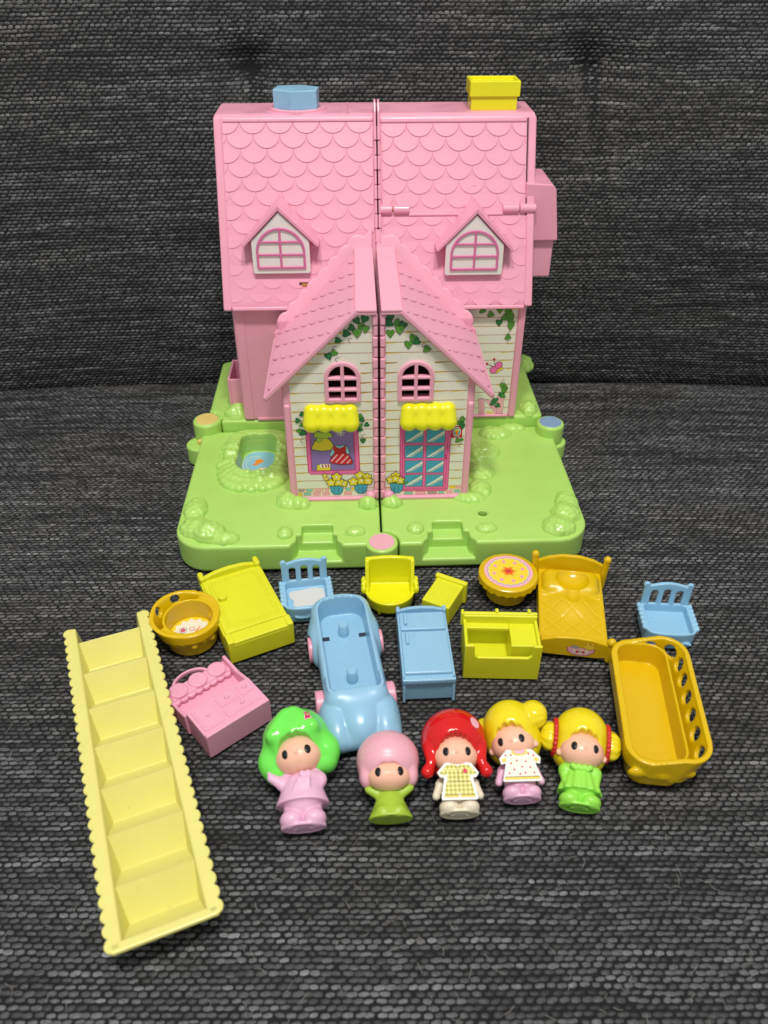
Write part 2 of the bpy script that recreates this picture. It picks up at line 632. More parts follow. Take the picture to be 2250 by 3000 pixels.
def weave(name, surf, u0, u1, v0, v1, parent, mat_under, flip=False, pu=0.52, pv=0.30):
    """dark cloth plus one raised yarn float per crossing, brick-staggered"""
    # cloth
    gu, gv = np.meshgrid(np.arange(u0, u1 + 1, 0.8), np.arange(v0, v1 + 0.5, 0.5), indexing='ij')
    V = surf(gu, gv)
    a, b = gu.shape
    i = np.arange(a * b).reshape(a, b)
    Q = np.stack([i[:-1, :-1], i[1:, :-1], i[1:, 1:], i[:-1, 1:]], -1).reshape(-1, 4)
    cloth = np_mesh(parent.name + '_cloth', V.reshape(-1, 3), Q)
    parent.data = cloth
    cloth.materials.append(M['warp'])
    cloth.polygons.foreach_set('use_smooth', np.ones(len(Q), bool))
    # yarn floats
    nr, nc = int((v1 - v0) / pv), int((u1 - u0) / pu)
    rr, cc = np.meshgrid(np.arange(nr), np.arange(nc), indexing='ij')
    rr, cc = rr.ravel(), cc.ravel()
    N = len(rr)
    wob = (vnoise(cc * 0.11, rr * 0.09, 21) - 0.5) * 0.5
    cu = u0 + (cc + 0.5 * (rr % 2) + RNG.normal(0, 0.06, N)) * pu + (vnoise(cc * .05, rr * .07, 33) - .5) * 0.6
    cv = v0 + (rr + RNG.normal(0, 0.05, N)) * pv + wob * pv
    hw = pu * (0.45 + RNG.normal(0, 0.05, N))
    row_t = vnoise(cc * 0.05 + 3.1 * (rr % 53), rr * 5.3, 77)
    hv = pv * (0.35 + 0.15 * row_t + RNG.normal(0, 0.03, N))
    hh = 0.125 * (1 + RNG.normal(0, 0.14, N))
    tilt = RNG.normal(0, 0.06, N) + 0.05
    # 5 x 3 patch, pillow shaped
    su = np.array([-1, -0.78, 0, 0.78, 1.0])
    sv = np.array([-1, 0.0, 1.0])
    h = 0.03
    Vs = []
    cols = []
    for q in su:
        for p in sv:
            taper = 1 - 0.25 * abs(q) ** 3
            uu = cu + q * hw - p * hv * 0.10
            vv = cv + p * hv * taper + q * hw * tilt
            lift = hh * max(0.0, (1 - 0.85 * q * q)) * (1 - abs(p) ** 2.2 * 0.95) - 0.02
            P = surf(uu, vv)
            Pu = surf(uu + h, vv)
            Pv = surf(uu, vv + h)
            n = np.cross(Pu - P, Pv - P)
            n /= np.linalg.norm(n, axis=-1, keepdims=True)
            if flip:
                n = -n
            Vs.append(P + n * lift[:, None])
    V = np.stack(Vs, 1).reshape(-1, 3)
    base = (np.arange(N) * 15)[:, None]
    cell = []
    for q in range(4):
        for p in range(2):
            cell.append([q * 3 + p, (q + 1) * 3 + p, (q + 1) * 3 + p + 1, q * 3 + p + 1])
    Q = (base[:, :, None] + np.array(cell)[None]).reshape(-1, 4)
    me = np_mesh(name, V, Q)
    # melange: shade drifts along each row, with single light and dark floats
    run = vnoise(cc * 0.16 + 5.3 * (rr % 61), rr * 7.7, 9)
    patch = vnoise(cc * 0.035 + 9, rr * 0.16, 17)
    g = (0.010 + 0.125 * run ** 2.0 + 0.035 * patch ** 2 + 0.05 * row_t ** 1.5) * RNG.uniform(0.55, 1.45, N) + 0.06 * RNG.random(N) ** 8
    g = np.clip(g * 0.84, 0.012, 0.4)
    tint = vnoise(cc * 0.04, rr * 0.05, 41)[:, None]
    rgb = g[:, None] * (np.array([1.0, 0.985, 0.95]) * tint + np.array([0.93, 0.985, 1.06]) * (1 - tint))
    C4 = np.concatenate([np.repeat(rgb, 15, 0), np.ones((N * 15, 1))], 1).astype(np.float32)
    at = me.color_attributes.new('yarn', 'FLOAT_COLOR', 'POINT')
    at.data.foreach_set('color', C4.ravel())
    o = link(name, me, 'yarn', parent, smooth=True)
    o['kind'] = 'stuff'
    o['label'] = 'grey melange yarn floats woven over black threads'
    return o


def sofa_part(name, surf, u0, u1, v0, v1, flip):
    o = bpy.data.objects.new(name, bpy.data.meshes.new(name))
    COL.objects.link(o)
    o['kind'] = 'structure'
    weave('woven_yarn', surf, u0, u1, v0, v1, o, 'warp', flip)
    return o


def lint(parent, surf, u0, u1, v0, v1, n):
    u, v = RNG.uniform(u0, u1, n), RNG.uniform(v0, v1, n)
    L, a0, bend = RNG.uniform(0.2, 0.7, n), RNG.uniform(0, 6.28, n), RNG.normal(0, 1.0, n)
    V, Q = [], []
    for k in range(5):
        t = k / 4
        a = a0 + bend * t
        uu, vv = u + L * t * np.cos(a), v + L * t * np.sin(a)
        z = 0.10 + 0.10 * np.sin(math.pi * t) * RNG.random(n)
        for q in (-1, 1):
            P = surf(uu - q * 0.008 * np.sin(a), vv + q * 0.008 * np.cos(a))
            P[:, 2] += z
            V.append(P)
    V = np.stack(V, 1).reshape(-1, 3)
    cell = np.array([[2 * k, 2 * k + 1, 2 * k + 3, 2 * k + 2] for k in range(4)])
    Q = ((np.arange(n) * 10)[:, None, None] + cell[None]).reshape(-1, 4)
    o = link('lint', np_mesh('lint', V, Q), 'lint', parent)
    o['kind'] = 'stuff'
    o['label'] = 'loose grey lint fibres on the sofa seat'


seat_o = sofa_part('sofa_seat', seat_surface, -52, 52, 4, 81, False)
lint(seat_o, seat_surface, -30, 30, 12, 70, 1600)
sofa_part('sofa_backrest', back_surface, -58, 58, -4.5, 44, False)

# ================================================================== TOY HOUSE
house = empty('toy_house', (-0.155, 46.0, 0), 2.0,
              'pink scalloped-roof dollhouse playset on a lime green garden base', 'dollhouse')


def HB(name, lo, hi, mat='pink', parent=house, bev=0.12, **k):
    return box(name, lo, hi, mat, parent, bev, **k)


# ---------------------------------------------------------------- garden bases
def base_left(P):
    x, y, z = P
    d2 = rect2(x + 7.78, y - 8.2, 7.72, 8.2, 0.4)
    # large rounded front corner
    cx, cy, r = -15.5 + 2.6, 2.6, 2.6
    corner = np.where((x < cx) & (y < cy), np.sqrt((x - cx) ** 2 + (y - cy) ** 2) - r, -9)
    d2 = np.maximum(d2, corner)
    d = slab(d2, z, 0, 2.4, 0.22)
    d = np.minimum(d, cyl(P, (0.0, 0.25, 1.2), 1.2, 1.2, 2, 0.12))
    d = np.minimum(d, cyl(P, (-15.75, 15.6, 0.85), 1.2, 0.85, 2, 0.1))
    # entrance steps
    s1 = np.maximum(rect2(x + 4.82, y - 0.4, 1.17, 2.05, 0.15), 1.6 - z)
    s2 = np.maximum(smin(rect2(x + 4.85, y + 1.0, 1.52, 2.3, 0.1), rect2(x + 4.85, y + 1.2, 1.9, 1.5, 0.3), 0.6), 0.8 - z)
    d = smax(d, -s1, 0.08)
    d = smax(d, -s2, 0.10)
    # pond
    d = smax(d, -np.maximum(rect2(x + 10.3, y - 12.3, 1.55, 2.8, 1.0), 1.0 - z), 0.15)
    d = np.maximum(d, -(np.sqrt((x - 0.06) ** 2 + 0 * y) - 0.05 + np.where(y > 1.45, 0, 9) + 0 * z))
    return d


def base_right(P):
    x, y, z = P
    d2 = rect2(x - 7.9, y - 8.2, 7.82, 8.2, 0.4)
    cx, cy, r = 15.72 - 2.6, 2.6, 2.6
    corner = np.where((x > cx) & (y < cy), np.sqrt((x - cx) ** 2 + (y - cy) ** 2) - r, -9)
    d2 = np.maximum(d2, corner)
    d2 = np.maximum(d2, -(np.sqrt(x ** 2 + (y - 0.25) ** 2) - 1.32))
    d = slab(d2, z, 0, 2.4, 0.22)
    d = np.minimum(d, cyl(P, (15.85, 15.2, 0.8), 1.2, 0.8, 2, 0.1))
    s1 = np.maximum(rect2(x - 5.05, y - 0.5, 1.15, 2.1, 0.15), 1.6 - z)
    s2 = np.maximum(smin(rect2(x - 5.05, y + 0.9, 1.55, 2.3, 0.1), rect2(x - 5.05, y + 1.2, 1.95, 1.6, 0.3), 0.6), 0.8 - z)
    d = smax(d, -s1, 0.08)
    d = smax(d, -s2, 0.10)
    hole = np.sqrt((x - 7.92) ** 2 + (y - 3.4) ** 2)
    d = np.minimum(d, slab(np.abs(hole - 0.42) - 0.09, z, 2.2, 2.5, 0.05))
    d = np.maximum(d, -np.maximum(hole - 0.36, 1.0 - z))
    return d


bl = sdf('garden_base', base_left, (-17.2, -1.2, -0.2), (1.4, 17.2, 2.8), 0.1, 'green', house)
bl['label'] = 'front garden half with the pond'
br = sdf('garden_base', base_right, (-0.2, -0.4, -0.2), (17.3, 17.0, 2.8), 0.1, 'green', house)
br['label'] = 'front garden half with the small peg hole'


def rear_base(P, sgn):
    x, y, z = P
    x = x * sgn
    d2 = rect2(x - 7.55, y - 22.5, 7.5, 6.0, 0.5)
    d2 = np.maximum(d2, (x * 0.5 + y * 0.866) - (15.05 * 0.5 + 28.0 * 0.866))
    d = slab(d2, z, 0, 3.4, 0.2)
    return d


rl = sdf('rear_base', lambda P: np.minimum(np.maximum(rear_base(P, -1), -(np.sqrt((P[0] + 15.1) ** 2 + (P[1] - 16.9) ** 2) - 1.36)),
                                           cyl(P, (-15.1, 16.9, 2.55), 1.25, 0.85, 2, 0.12)),
         (-16.8, 15.2, -0.2), (0.2, 28.8, 3.7), 0.15, 'green', house)
rr_ = sdf('rear_base', lambda P: np.minimum(np.maximum(rear_base(P, 1), -(np.sqrt((P[0] - 15.5) ** 2 + (P[1] - 15.35) ** 2) - 1.36)),
                                            cyl(P, (15.5, 15.35, 2.5), 1.22, 0.9, 2, 0.12)),
          (-0.2, 13.8, -0.2), (17.0, 28.8, 3.7), 0.15, 'green', house)


def disc(name, c, r, h, mat, parent, bev=0.05, n=40):
    return lathe(name, [(0, h), (r - bev, h), (r, h - bev), (r, 0), (0, 0)], mat, parent, c, n)


disc('hinge_cap', (0.0, 0.25, 2.38), 0.96, 0.06, 'cappink', bl)
disc('hinge_cap', (-15.1, 16.9, 3.38), 1.0, 0.06, 'caporange', rl)
disc('hinge_cap', (15.5, 15.35, 3.38), 0.98, 0.06, 'capblue', rr_)
box('broken_pin', (-15.95, 15.35, 1.66), (-15.35, 15.75, 2.1), 'caporange', bl, 0.12, rz=35)


# ---------------------------------------------------------------- moulded bushes
def bush(name, blobs, parent, seed, bump=0.34, h=0.085, dens=1.0):
    """blobs: (x, y, z, rx, ry, rz); leafy lumps are laid over each one in shingled rows"""
    r = random.Random(seed)
    lumps = []
    for (cx, cy, cz, rx, ry, rz) in blobs:
        for ring in range(4):
            e = R(8 + ring * 24)
            m = max(4, int(2 * math.pi * math.cos(e) * (rx + ry) / 2 / (bump * 1.5) * dens))
            for k in range(m):
                a = 2 * math.pi * (k + 0.5 * (ring % 2)) / m + r.uniform(-.1, .1)
                lumps.append((cx + rx * 0.84 * math.cos(e) * math.cos(a), cy + ry * 0.84 * math.cos(e) * math.sin(a),
                              cz + rz * 0.84 * math.sin(e), bump * r.uniform(0.8, 1.15)))
    lo = [min(q[i] for q in lumps) - 0.7 for i in range(3)]
    hi = [max(q[i] for q in lumps) + 0.7 for i in range(3)]
    lo[2] = max(lo[2], blobs[0][2] - 0.35)

    def f(P):
        d = None
        for b in blobs:
            e = ell(P, b[:3], b[3:])
            d = e if d is None else smin(d, e, 0.1)
        for q in lumps:
            d = smin(d, sph(P, q[:3], q[3]), 0.11)
        return d
    return sdf(name, f, lo, hi, h, 'green', parent)


bush('bush', [(-14.35, 4.6, 2.3, 0.85, 1.5, 0.6), (-14.0, 2.3, 2.3, 1.2, 1.1, 0.8), (-12.9, 1.6, 2.35, 1.2, 1.1, 0.95),
              (-11.6, 0.95, 2.3, 1.0, 0.65, 0.5)], bl, 1, 0.27)
bush('bush', [(14.7, 4.6, 2.3, 0.8, 1.2, 0.6), (14.3, 3.1, 2.3, 1.05, 1.1, 0.8), (13.5, 1.55, 2.3, 1.25, 1.15, 0.7)], br, 2, 0.30)
bush('bush', [(-7.25, 1.45, 2.3, 0.5, 0.62, 0.42)], bl, 3, 0.24)
bush('bush', [(-1.95, 1.5, 2.3, 0.72, 0.48, 0.36)], bl, 4, 0.22)
bush('bush', [(2.6, 1.7, 2.3, 0.52, 0.6, 0.4)], br, 5, 0.24)
bush('bush', [(7.95, 1.55, 2.3, 0.75, 0.5, 0.36)], br, 6, 0.22)
bush('bush', [(-7.3, 5.6, 2.2, 0.75, 1.0, 0.75), (-6.4, 5.1, 2.25, 0.8, 0.5, 0.55)], bl, 7, 0.36)
bush('bush', [(-0.95, 4.85, 2.3, 0.65, 0.5, 0.7)], bl, 8, 0.3)
bush('bush', [(1.0, 4.95, 2.3, 0.7, 0.5, 0.65)], br, 9, 0.3)
bush('bush', [(7.2, 5.5, 2.2, 1.2, 0.55, 0.4), (8.2, 6.8, 2.2, 0.8, 1.2, 0.45), (8.5, 9.2, 2.2, 1.1, 1.5, 0.5),
              (9.2, 12.2, 2.2, 1.4, 1.4, 0.55), (10.6, 15.2, 2.2, 1.4, 1.0, 0.5), (12.2, 16.0, 2.2, 1.2, 0.5, 0.35)], br, 10, 0.34, 0.1)
bush('bush', [(13.9, 17.6, 3.2, 0.8, 1.0, 0.9)], rr_, 11, 0.3)
bush('bush', [(-12.4, 17.8, 3.2, 1.1, 0.9, 0.9)], rl, 12, 0.4)
bush('bush', [(14.6, 26.6, 3.2, 1.3, 1.2, 1.0)], rr_, 13, 0.4)


def pond_rim():
    r = random.Random(5)
    lumps = []
    for ring, (ex, ey, z, s) in enumerate(((0.35, 0.45, 2.9, 0.30), (0.85, 1.1, 2.75, 0.34), (1.35, 1.9, 2.4, 0.40))):
        m = 26 + ring * 3
        for k in range(m):
            a = 2 * math.pi * (k + 0.5 * ring) / m
            c, s_ = math.cos(a), math.sin(a)
            px = (abs(c) ** 0.7) * math.copysign(1, c) * (1.55 + ex)
            py = (abs(s_) ** 0.7) * math.copysign(1, s_) * (2.8 + ey * (1.15 if s_ < 0 else 0.55))
            zz = z - (0.25 if s_ > 0.3 else 0)
            lumps.append((-10.3 + px, 12.2 + py, zz + r.uniform(-.1, .08), s * r.uniform(0.85, 1.12)))

    def f(P):
        x, y, z = P
        d2 = rect2(x + 10.35, y - 11.7, 2.75, 4.4, 1.8)
        body = slab(d2, z, 2.2, 2.85, 0.3)
        for q in lumps:
            body = smin(body, sph(P, q[:3], q[3]), 0.22)
        return smax(body, -rect2(x + 10.3, y - 12.3, 1.55, 2.8, 1.0), 0.15)
    return sdf('pond_rim', f, (-13.9, 6.3, 2.1), (-7.0, 17.0, 3.7), 0.085, 'green', bl)


pond_rim()
pw = Print()
pw.add([(-10.3 + 1.5 * math.copysign(abs(math.cos(a)) ** .6, math.cos(a)), 12.3 + 2.72 * math.copysign(abs(math.sin(a)) ** .6, math.sin(a)))
        for a in [2 * math.pi * i / 40 for i in range(40)]], 'i_water', 1)
for k, (q, w_) in enumerate(((1.0, 0.06), (0.72, 0.05))):
    pts = [(-10.75 + q * math.cos(a), 13.1 + q * 1.2 * math.sin(a)) for a in [R(60 + 14 * i) for i in range(14)]]
    for a, b in zip(pts, pts[1:]):
        pw.line(a, b, w_, 'i_white', 2)
pw.ell(-10.35, 13.5, 0.36, 0.34, 'i_orange', 3)
pw.add([(-10.6, 13.3), (-10.95, 12.95), (-10.55, 12.85), (-10.3, 13.1)], 'i_orange', 4)
pw.ell(-9.9, 12.2, 0.45, 0.3, 'i_gold', 3)
pw.ell(-9.9, 12.2, 0.3, 0.2, 'i_white', 4)
pw.build('printed_pond_water', bl, lambda u, v, o: (u, v, 1.0 + o))

# ---------------------------------------------------------------- main block
wl = HB('wall', (-11.7, 16.5, 3.4), (0.24, 28.0, 14.4), bev=0.25, seg=3)
wl['label'] = 'plain pink wall left of the porch'
HB('corner_post', (-11.6, 16.44, 3.5), (-10.75, 16.7, 14.1), parent=wl, bev=0.14)
HB('skirting', (-10.5, 16.4, 3.42), (0.2, 16.7, 3.72), parent=wl, bev=0.08)
wr = HB('wall', (0.40, 16.5, 3.4), (12.45, 28.0, 14.4), bev=0.25, seg=3)
wr['label'] = 'wall right of the porch with the printed siding sticker'
HB('corner_post', (11.85, 16.3, 3.42), (12.45, 16.7, 14.1), parent=wr, bev=0.12)
HB('skirting', (0.5, 16.3, 3.42), (11.82, 16.7, 3.66), parent=wr, bev=0.1)

# sloping roof, one solid per half
K = 5.8 / 12.9
TILT = math.atan(K)
prof = [(15.95, 13.95), (15.97, 14.35), (21.72, 27.0), (22.1, 27.25), (26.6, 27.25), (28.2, 14.0)]
rfl = prism('roof', prof, -12.2, 0.30, 'pink', house, 'x', 0.22, 3)
rfl['label'] = 'left roof half carrying the blue chimney'
rfr = prism('roof', prof, 0.38, 12.72, 'pink', house, 'x', 0.22, 3)
rfr['label'] = 'right roof half with the hinged upper flap'


def roof_pt(x, z, out=0.0):
    y = 16.0 + (z - 14.2) * K
    return Vector((x, y - out * math.cos(TILT), z + out * math.sin(TILT)))


ROOFM = Matrix.Rotation(-TILT, 4, 'X')


def roof_box(name, x0, x1, z0, z1, o0, o1, parent, mat='pink', bev=0.08, seg=2):
    """box lying on the roof plane, z measured as height"""
    L0 = (z0 - 14.2) / math.cos(TILT)
    L1 = (z1 - 14.2) / math.cos(TILT)
    m = Matrix.Translation(Vector((0, 16.0, 14.2))) @ ROOFM
    return box(name, (x0, -o1, L0), (x1, -o0, L1), mat, parent, bev, seg, mtx=m)


roof_box('ridge_bar', -11.5, 0.05, 26.72, 27.05, -0.2, 0.17, rfl, bev=0.12, seg=3)
roof_box('ridge_bar', 0.62, 12.0, 26.62, 27.0, -0.2, 0.17, rfr, bev=0.12, seg=3)
roof_box('verge_bar', -12.2, -11.56, 13.95, 27.1, -0.2, 0.14, rfl, bev=0.14, seg=3)
roof_box('verge_bar', 12.12, 12.74, 14.0, 27.05, -0.2, 0.18, rfr, bev=0.14, seg=3)
roof_box('eave_bar', -11.5, 0.2, 13.95, 14.22, -0.15, 0.15, rfl, bev=0.08)
roof_box('eave_bar', 0.5, 12.1, 13.85, 14.12, -0.15, 0.15, rfr, bev=0.08)
# hinge line of the right flap
roof_box('flap_edge', 2.75, 10.25, 20.42, 20.62, -0.1, 0.17, rfr, bev=0.06)
for x0, x1 in ((0.5, 1.45), (1.56, 2.8), (10.2, 11.5), (11.56, 12.85)):
    c = roof_pt((x0 + x1) / 2, 20.85, 0.12)
    lathe('hinge_barrel', [(0, (x1 - x0) / 2), (0.30, (x1 - x0) / 2), (0.36, (x1 - x0) / 2 - 0.06),
                           (0.36, -(x1 - x0) / 2 + 0.06), (0.30, -(x1 - x0) / 2), (0, -(x1 - x0) / 2)], 'pink', rfr, c, 24, 'x')
roof_box('flap_gap', 0.62, 12.05, 20.30, 20.40, -0.3, 0.035, rfr, mat='dark', bev=0.0)
roof_box('flap_gap', 12.02, 12.10, 20.4, 26.9, -0.3, 0.12, rfr, mat='dark', bev=0.0)
lathe('hinge_pin', [(0, 0.06), (0.09, 0.06), (0.09, -0.06), (0, -0.06)], 'rust', rfr, roof_pt(1.5, 20.85, 0.12), 12, 'x')
roof_box('slot', -6.05, -4.95, 15.63, 15.92, -0.2, 0.11, rfl, mat='dark', bev=0.0)
roof_box('slot_peg', -5.85, -5.3, 15.6, 15.85, -0.2, 0.13, rfl, mat='rust', bev=0.03)


# scalloped shingles
def clip_poly(pts, ax, lim, keep_less):
    out = []
    for i in range(len(pts)):
        a, b = pts[i], pts[(i + 1) % len(pts)]
        ia = (a[ax] <= lim) if keep_less else (a[ax] >= lim)
        ib = (b[ax] <= lim) if keep_less else (b[ax] >= lim)
        if ia:
            out.append(a)
        if ia != ib:
            t = (lim - a[ax]) / (b[ax] - a[ax])
            out.append((a[0] + t * (b[0] - a[0]), a[1] + t * (b[1] - a[1])))
    return out


def scale_outline(w, top, r):
    pts = [(-w / 2, top)]
    for i in range(17):
        a = math.pi + math.pi * i / 16
        pts.append((w / 2 * math.cos(a), r * math.sin(a)))
    pts.append((w / 2, top))
    return pts


def scale_mesh(pts, top, t0, t1, bot):
    k = (t1 - t0) / (top - bot)
    bm = bmesh.new()
    f = [bm.verts.new((x, -(t0 + k * (top - z)), z)) for x, z in pts]
    m = [bm.verts.new((x, -(t0 + k * (top - z)) + 0.035, z)) for x, z in pts]
    b = [bm.verts.new((x, 0.06, z)) for x, z in pts]
    cx = sum(p[0] for p in pts) / len(pts)
    cz = sum(p[1] for p in pts) / len(pts)
    for v in f:                       # softened rim
        dx, dz = v.co.x - cx, v.co.z - cz
        L = math.hypot(dx, dz) or 1
        v.co.x -= dx / L * 0.03
        v.co.z -= dz / L * 0.03
    bm.faces.new(f)
    n = len(pts)
    for i in range(n):
        j = (i + 1) % n
        bm.faces.new((f[i], f[j], m[j], m[i]))
        bm.faces.new((m[i], m[j], b[j], b[i]))
    bmesh.ops.recalc_face_normals(bm, faces=bm.faces)
    bmesh.ops.scale(bm, vec=(S, S, S), verts=bm.verts)
    me = bpy.data.meshes.new('shingle')
    bm.to_mesh(me)
    bm.free()
    me.materials.append(M['pink'])
    return me


SW, SP = 2.05, 1.048                # shingle width and pitch along the slope
FULL = scale_mesh(scale_outline(SW, 1.08, 1.0), 1.08, 0.0, 0.125, -1.0)


def shingle_rows(parent, x0, x1, phase, ztip, n, zmin, zmax):
    for k in range(n):
        zt = ztip - k * SP * math.cos(TILT)          # height of the tips of this row
        zc = zt + 1.0 * math.cos(TILT)
        xs = phase + (SW / 2 if k % 2 else 0)
        x = xs - SW * 12
        while x < x1 + SW:
            if x + SW / 2 > x0 + 0.12 and x - SW / 2 < x1 - 0.12:
                # wholly under the porch gable?
                if abs(x - 0.2) < 8.2 - (zc + 1.0 - 11.4) / 0.98 - 1.8 and zc < 17:
                    x += SW
                    continue
                pts = scale_outline(SW, 1.08, 1.0)
                full = True
                if x - SW / 2 < x0:
                    pts = clip_poly(pts, 0, x0 - x, False)
                    full = False
                if x + SW / 2 > x1:
                    pts = clip_poly(pts, 0, x1 - x, True)
                    full = False
                top_l = (zmax - zc) / math.cos(TILT)
                if top_l < 1.08:
                    pts = clip_poly(pts, 1, top_l, True)
                    full = False
                bot_l = (zmin - zc) / math.cos(TILT)
                if bot_l > -1.0:
                    pts = clip_poly(pts, 1, bot_l, False)
                    full = False
                if len(pts) >= 3:
                    me = FULL if full else scale_mesh(pts, 1.08, 0.0, 0.125, -1.0)
                    o = bpy.data.objects.new('shingle', me)
                    COL.objects.link(o)
                    o.parent = parent
                    o.location = roof_pt(x, zc) * S
                    o.rotation_euler = (-TILT, 0, 0)
            x += SW


shingle_rows(rfl, -11.52, 0.02, -9.2, 25.98, 13, 14.2, 26.72)
shingle_rows(rfr, 0.72, 12.0, 1.6, 25.7, 7, 20.62, 26.62)
shingle_rows(rfr, 0.72, 12.1, 2.6, 19.75, 7, 14.1, 20.3)
lathe('peg', [(0, 0.16), (0.08, 0.15), (0.13, 0.08), (0.14, 0), (0, 0)], 'pink', rfr, roof_pt(7.95, 22.35, 0.08), 16, 'y')

# seam fins along the joint of the halves
for px, par in ((0.19, rfl), (0.47, rfr)):
    pts = [(21.3, 26.0), (20.9, 26.2), (21.35, 27.5), (21.75, 28.1), (22.4, 28.2), (23.6, 27.6), (24.2, 27.0)]
    prism('seam_fin', pts, px - 0.09, px + 0.09, 'pink', par, 'x', 0.05)
    for k in range(9):
        z0 = 18.6 + k * 0.98
        w = 0.085 + 0.03 * (k % 2)
        roof_box('seam_knuckle', px - w, px + w, z0, z0 + 0.94, -0.1, 0.42 + 0.06 * (k % 2), par, bev=0.07)

# patched glue marks and joint on the flat ridge
box('ridge_joint', (-1.95, 22.1, 27.24), (-1.85, 26.5, 27.275), 'pink_trim', rfl, 0.01)

# chimneys
hexa = [(-7.65, 23.3), (-6.2, 22.45), (-4.25, 22.75), (-4.1, 24.4), (-5.5, 25.3), (-7.4, 25.0)]
cb = prism('chimney', hexa, 27.2, 28.75, 'blue', house, 'z', 0.07)
cb['label'] = 'pale blue six-sided chimney'
lathe('chimney_collar', [(2.35, 0), (2.3, 0.16), (2.15, 0.22), (1.9, 0.2), (1.8, 0)], 'pink', cb, (-5.85, 23.9, 27.23), 48,
      wob=lambda a, j, r, h: (r * (1.0 - 0.22 * abs(math.sin(a))), h))
cy_ = HB('chimney', (7.75, 22.9, 27.2), (11.35, 25.2, 28.35), 'yellow', bev=0.08)
cy_['label'] = 'yellow box chimney with a wider rim'
for nm, lo, hi in (('rim', (7.6, 22.75, 28.2), (11.5, 23.0, 29.3)), ('rim', (7.6, 25.1, 28.2), (11.5, 25.35, 29.3)),
                   ('rim', (7.6, 23.0, 28.2), (7.85, 25.1, 29.3)), ('rim', (11.25, 23.0, 28.2), (11.5, 25.1, 29.3))):
    box(nm, lo, hi, 'yellow', cy_, 0.07)
box('lid', (7.8, 22.95, 28.9), (11.3, 25.15, 29.1), 'yellow', cy_, 0.05)

# side oriel on the right, planter and roof return on the left
ori = HB('oriel', (12.0, 19.6, 15.0), (14.8, 23.6, 18.3), bev=0.18)
prism('oriel_roof', [(12.0, 18.2), (14.98, 18.2), (14.95, 18.5), (14.42, 22.2), (14.1, 22.6), (12.0, 22.7)], 19.2, 24.0, 'pink', ori, 'y', 0.1)
pln = HB('planter', (-13.15, 18.6, 3.4), (-11.6, 22.6, 3.6), bev=0.05)
for lo, hi in (((-13.15, 18.6, 3.55), (-12.95, 22.6, 6.4)), ((-12.95, 18.6, 3.55), (-11.6, 18.8, 6.4)), ((-12.95, 22.4, 3.55), (-11.6, 22.6, 6.4))):
    box('planter_side', lo, hi, 'pink', pln, 0.06)
HB('side_flap', (-12.3, 17.6, 13.3), (-11.6, 26.5, 16.8), parent=rfl, bev=0.12)
HB('side_catch', (12.3, 19.0, 10.6), (12.75, 21.0, 13.2), parent=wr, bev=0.1)


# dormers
def arch_frame(x, z, hw, zb, zt, t):
    """2-D outline distance of an arched frame with muntins (ring + cross)"""
    zc = zt - hw
    outer = np.where(z > zc, np.sqrt(x * x + (z - zc) ** 2) - hw, np.maximum(np.abs(x) - hw, zb - z))
    inner = outer + t
    ring = np.maximum(outer, -inner)
    return outer, inner, ring


def dormer(xc, y0, zb, ze, za, hw, parent, ref):
    board_pts = [(xc - hw + .1, zb), (xc + hw - .1, zb), (xc + hw, zb + .15), (xc + hw, ze), (xc, za), (xc - hw, ze), (xc - hw, zb + .15)]
    d = prism('dormer', board_pts, y0, y0 + 0.35, 'white', parent, 'y', 0.06)
    d['label'] = ref
    # pink body behind the board
    prism('dormer_body', [(xc - hw + .15, zb + .1), (xc + hw - .15, zb + .1), (xc + hw - .15, ze), (xc, za - .15), (xc - hw + .15, ze)],
          y0 + 0.34, y0 + 3.2, 'pink', d, 'y', 0.04)
    ft = 0.19
    ahw, az0, az1 = 1.92, zb + 0.42, za - 1.15

    def f(P):
        x, y, z = P
        x = x - xc
        outer, inner, ring = arch_frame(x, z, ahw, az0, az1, ft)
        h3 = (az1 - az0)
        bars = np.minimum(np.abs(x) - 0.09, np.minimum(np.abs(z - az0 - h3 * 0.35) - 0.085, np.abs(z - az0 - h3 * 0.66) - 0.085))
        d2 = np.minimum(ring, np.maximum(outer, bars))
        return slab(d2, y, y0 - 0.12, y0 + 0.05, 0.03)
    # widen arch: elliptical top handled by the wide half-width
    sdf('window_frame', f, (xc - 2.2, y0 - 0.25, zb + 0.2), (xc + 2.2, y0 + 0.15, za), 0.045, 'mauve', d)
    ov = 0.62
    sl = (za - ze) / hw
    t = 0.36
    nrm = math.hypot(sl, 1)
    for s in (-1, 1):
        pts = [(xc, za + 0.12), (xc + s * (hw + ov), za + 0.12 - sl * (hw + ov)),
               (xc + s * (hw + ov + t * sl / nrm * 0.6), za + 0.1 - sl * (hw + ov) + t / nrm * 0.75), (xc, za + 0.1 + t * nrm * 0.85)]
        prism('dormer_roof', pts, y0 - 0.16, y0 + 3.6, 'pink', d, 'y', 0.05)
    return d


dormer(-7.33, 16.55, 16.72, 19.32, 21.5, 2.25, house, 'white dormer window board on the left roof half')
dormer(7.85, 16.35, 16.48, 18.9, 21.2, 2.28, house, 'white dormer window board on the right roof half')

# ---------------------------------------------------------------- front porch block
SL = 0.98


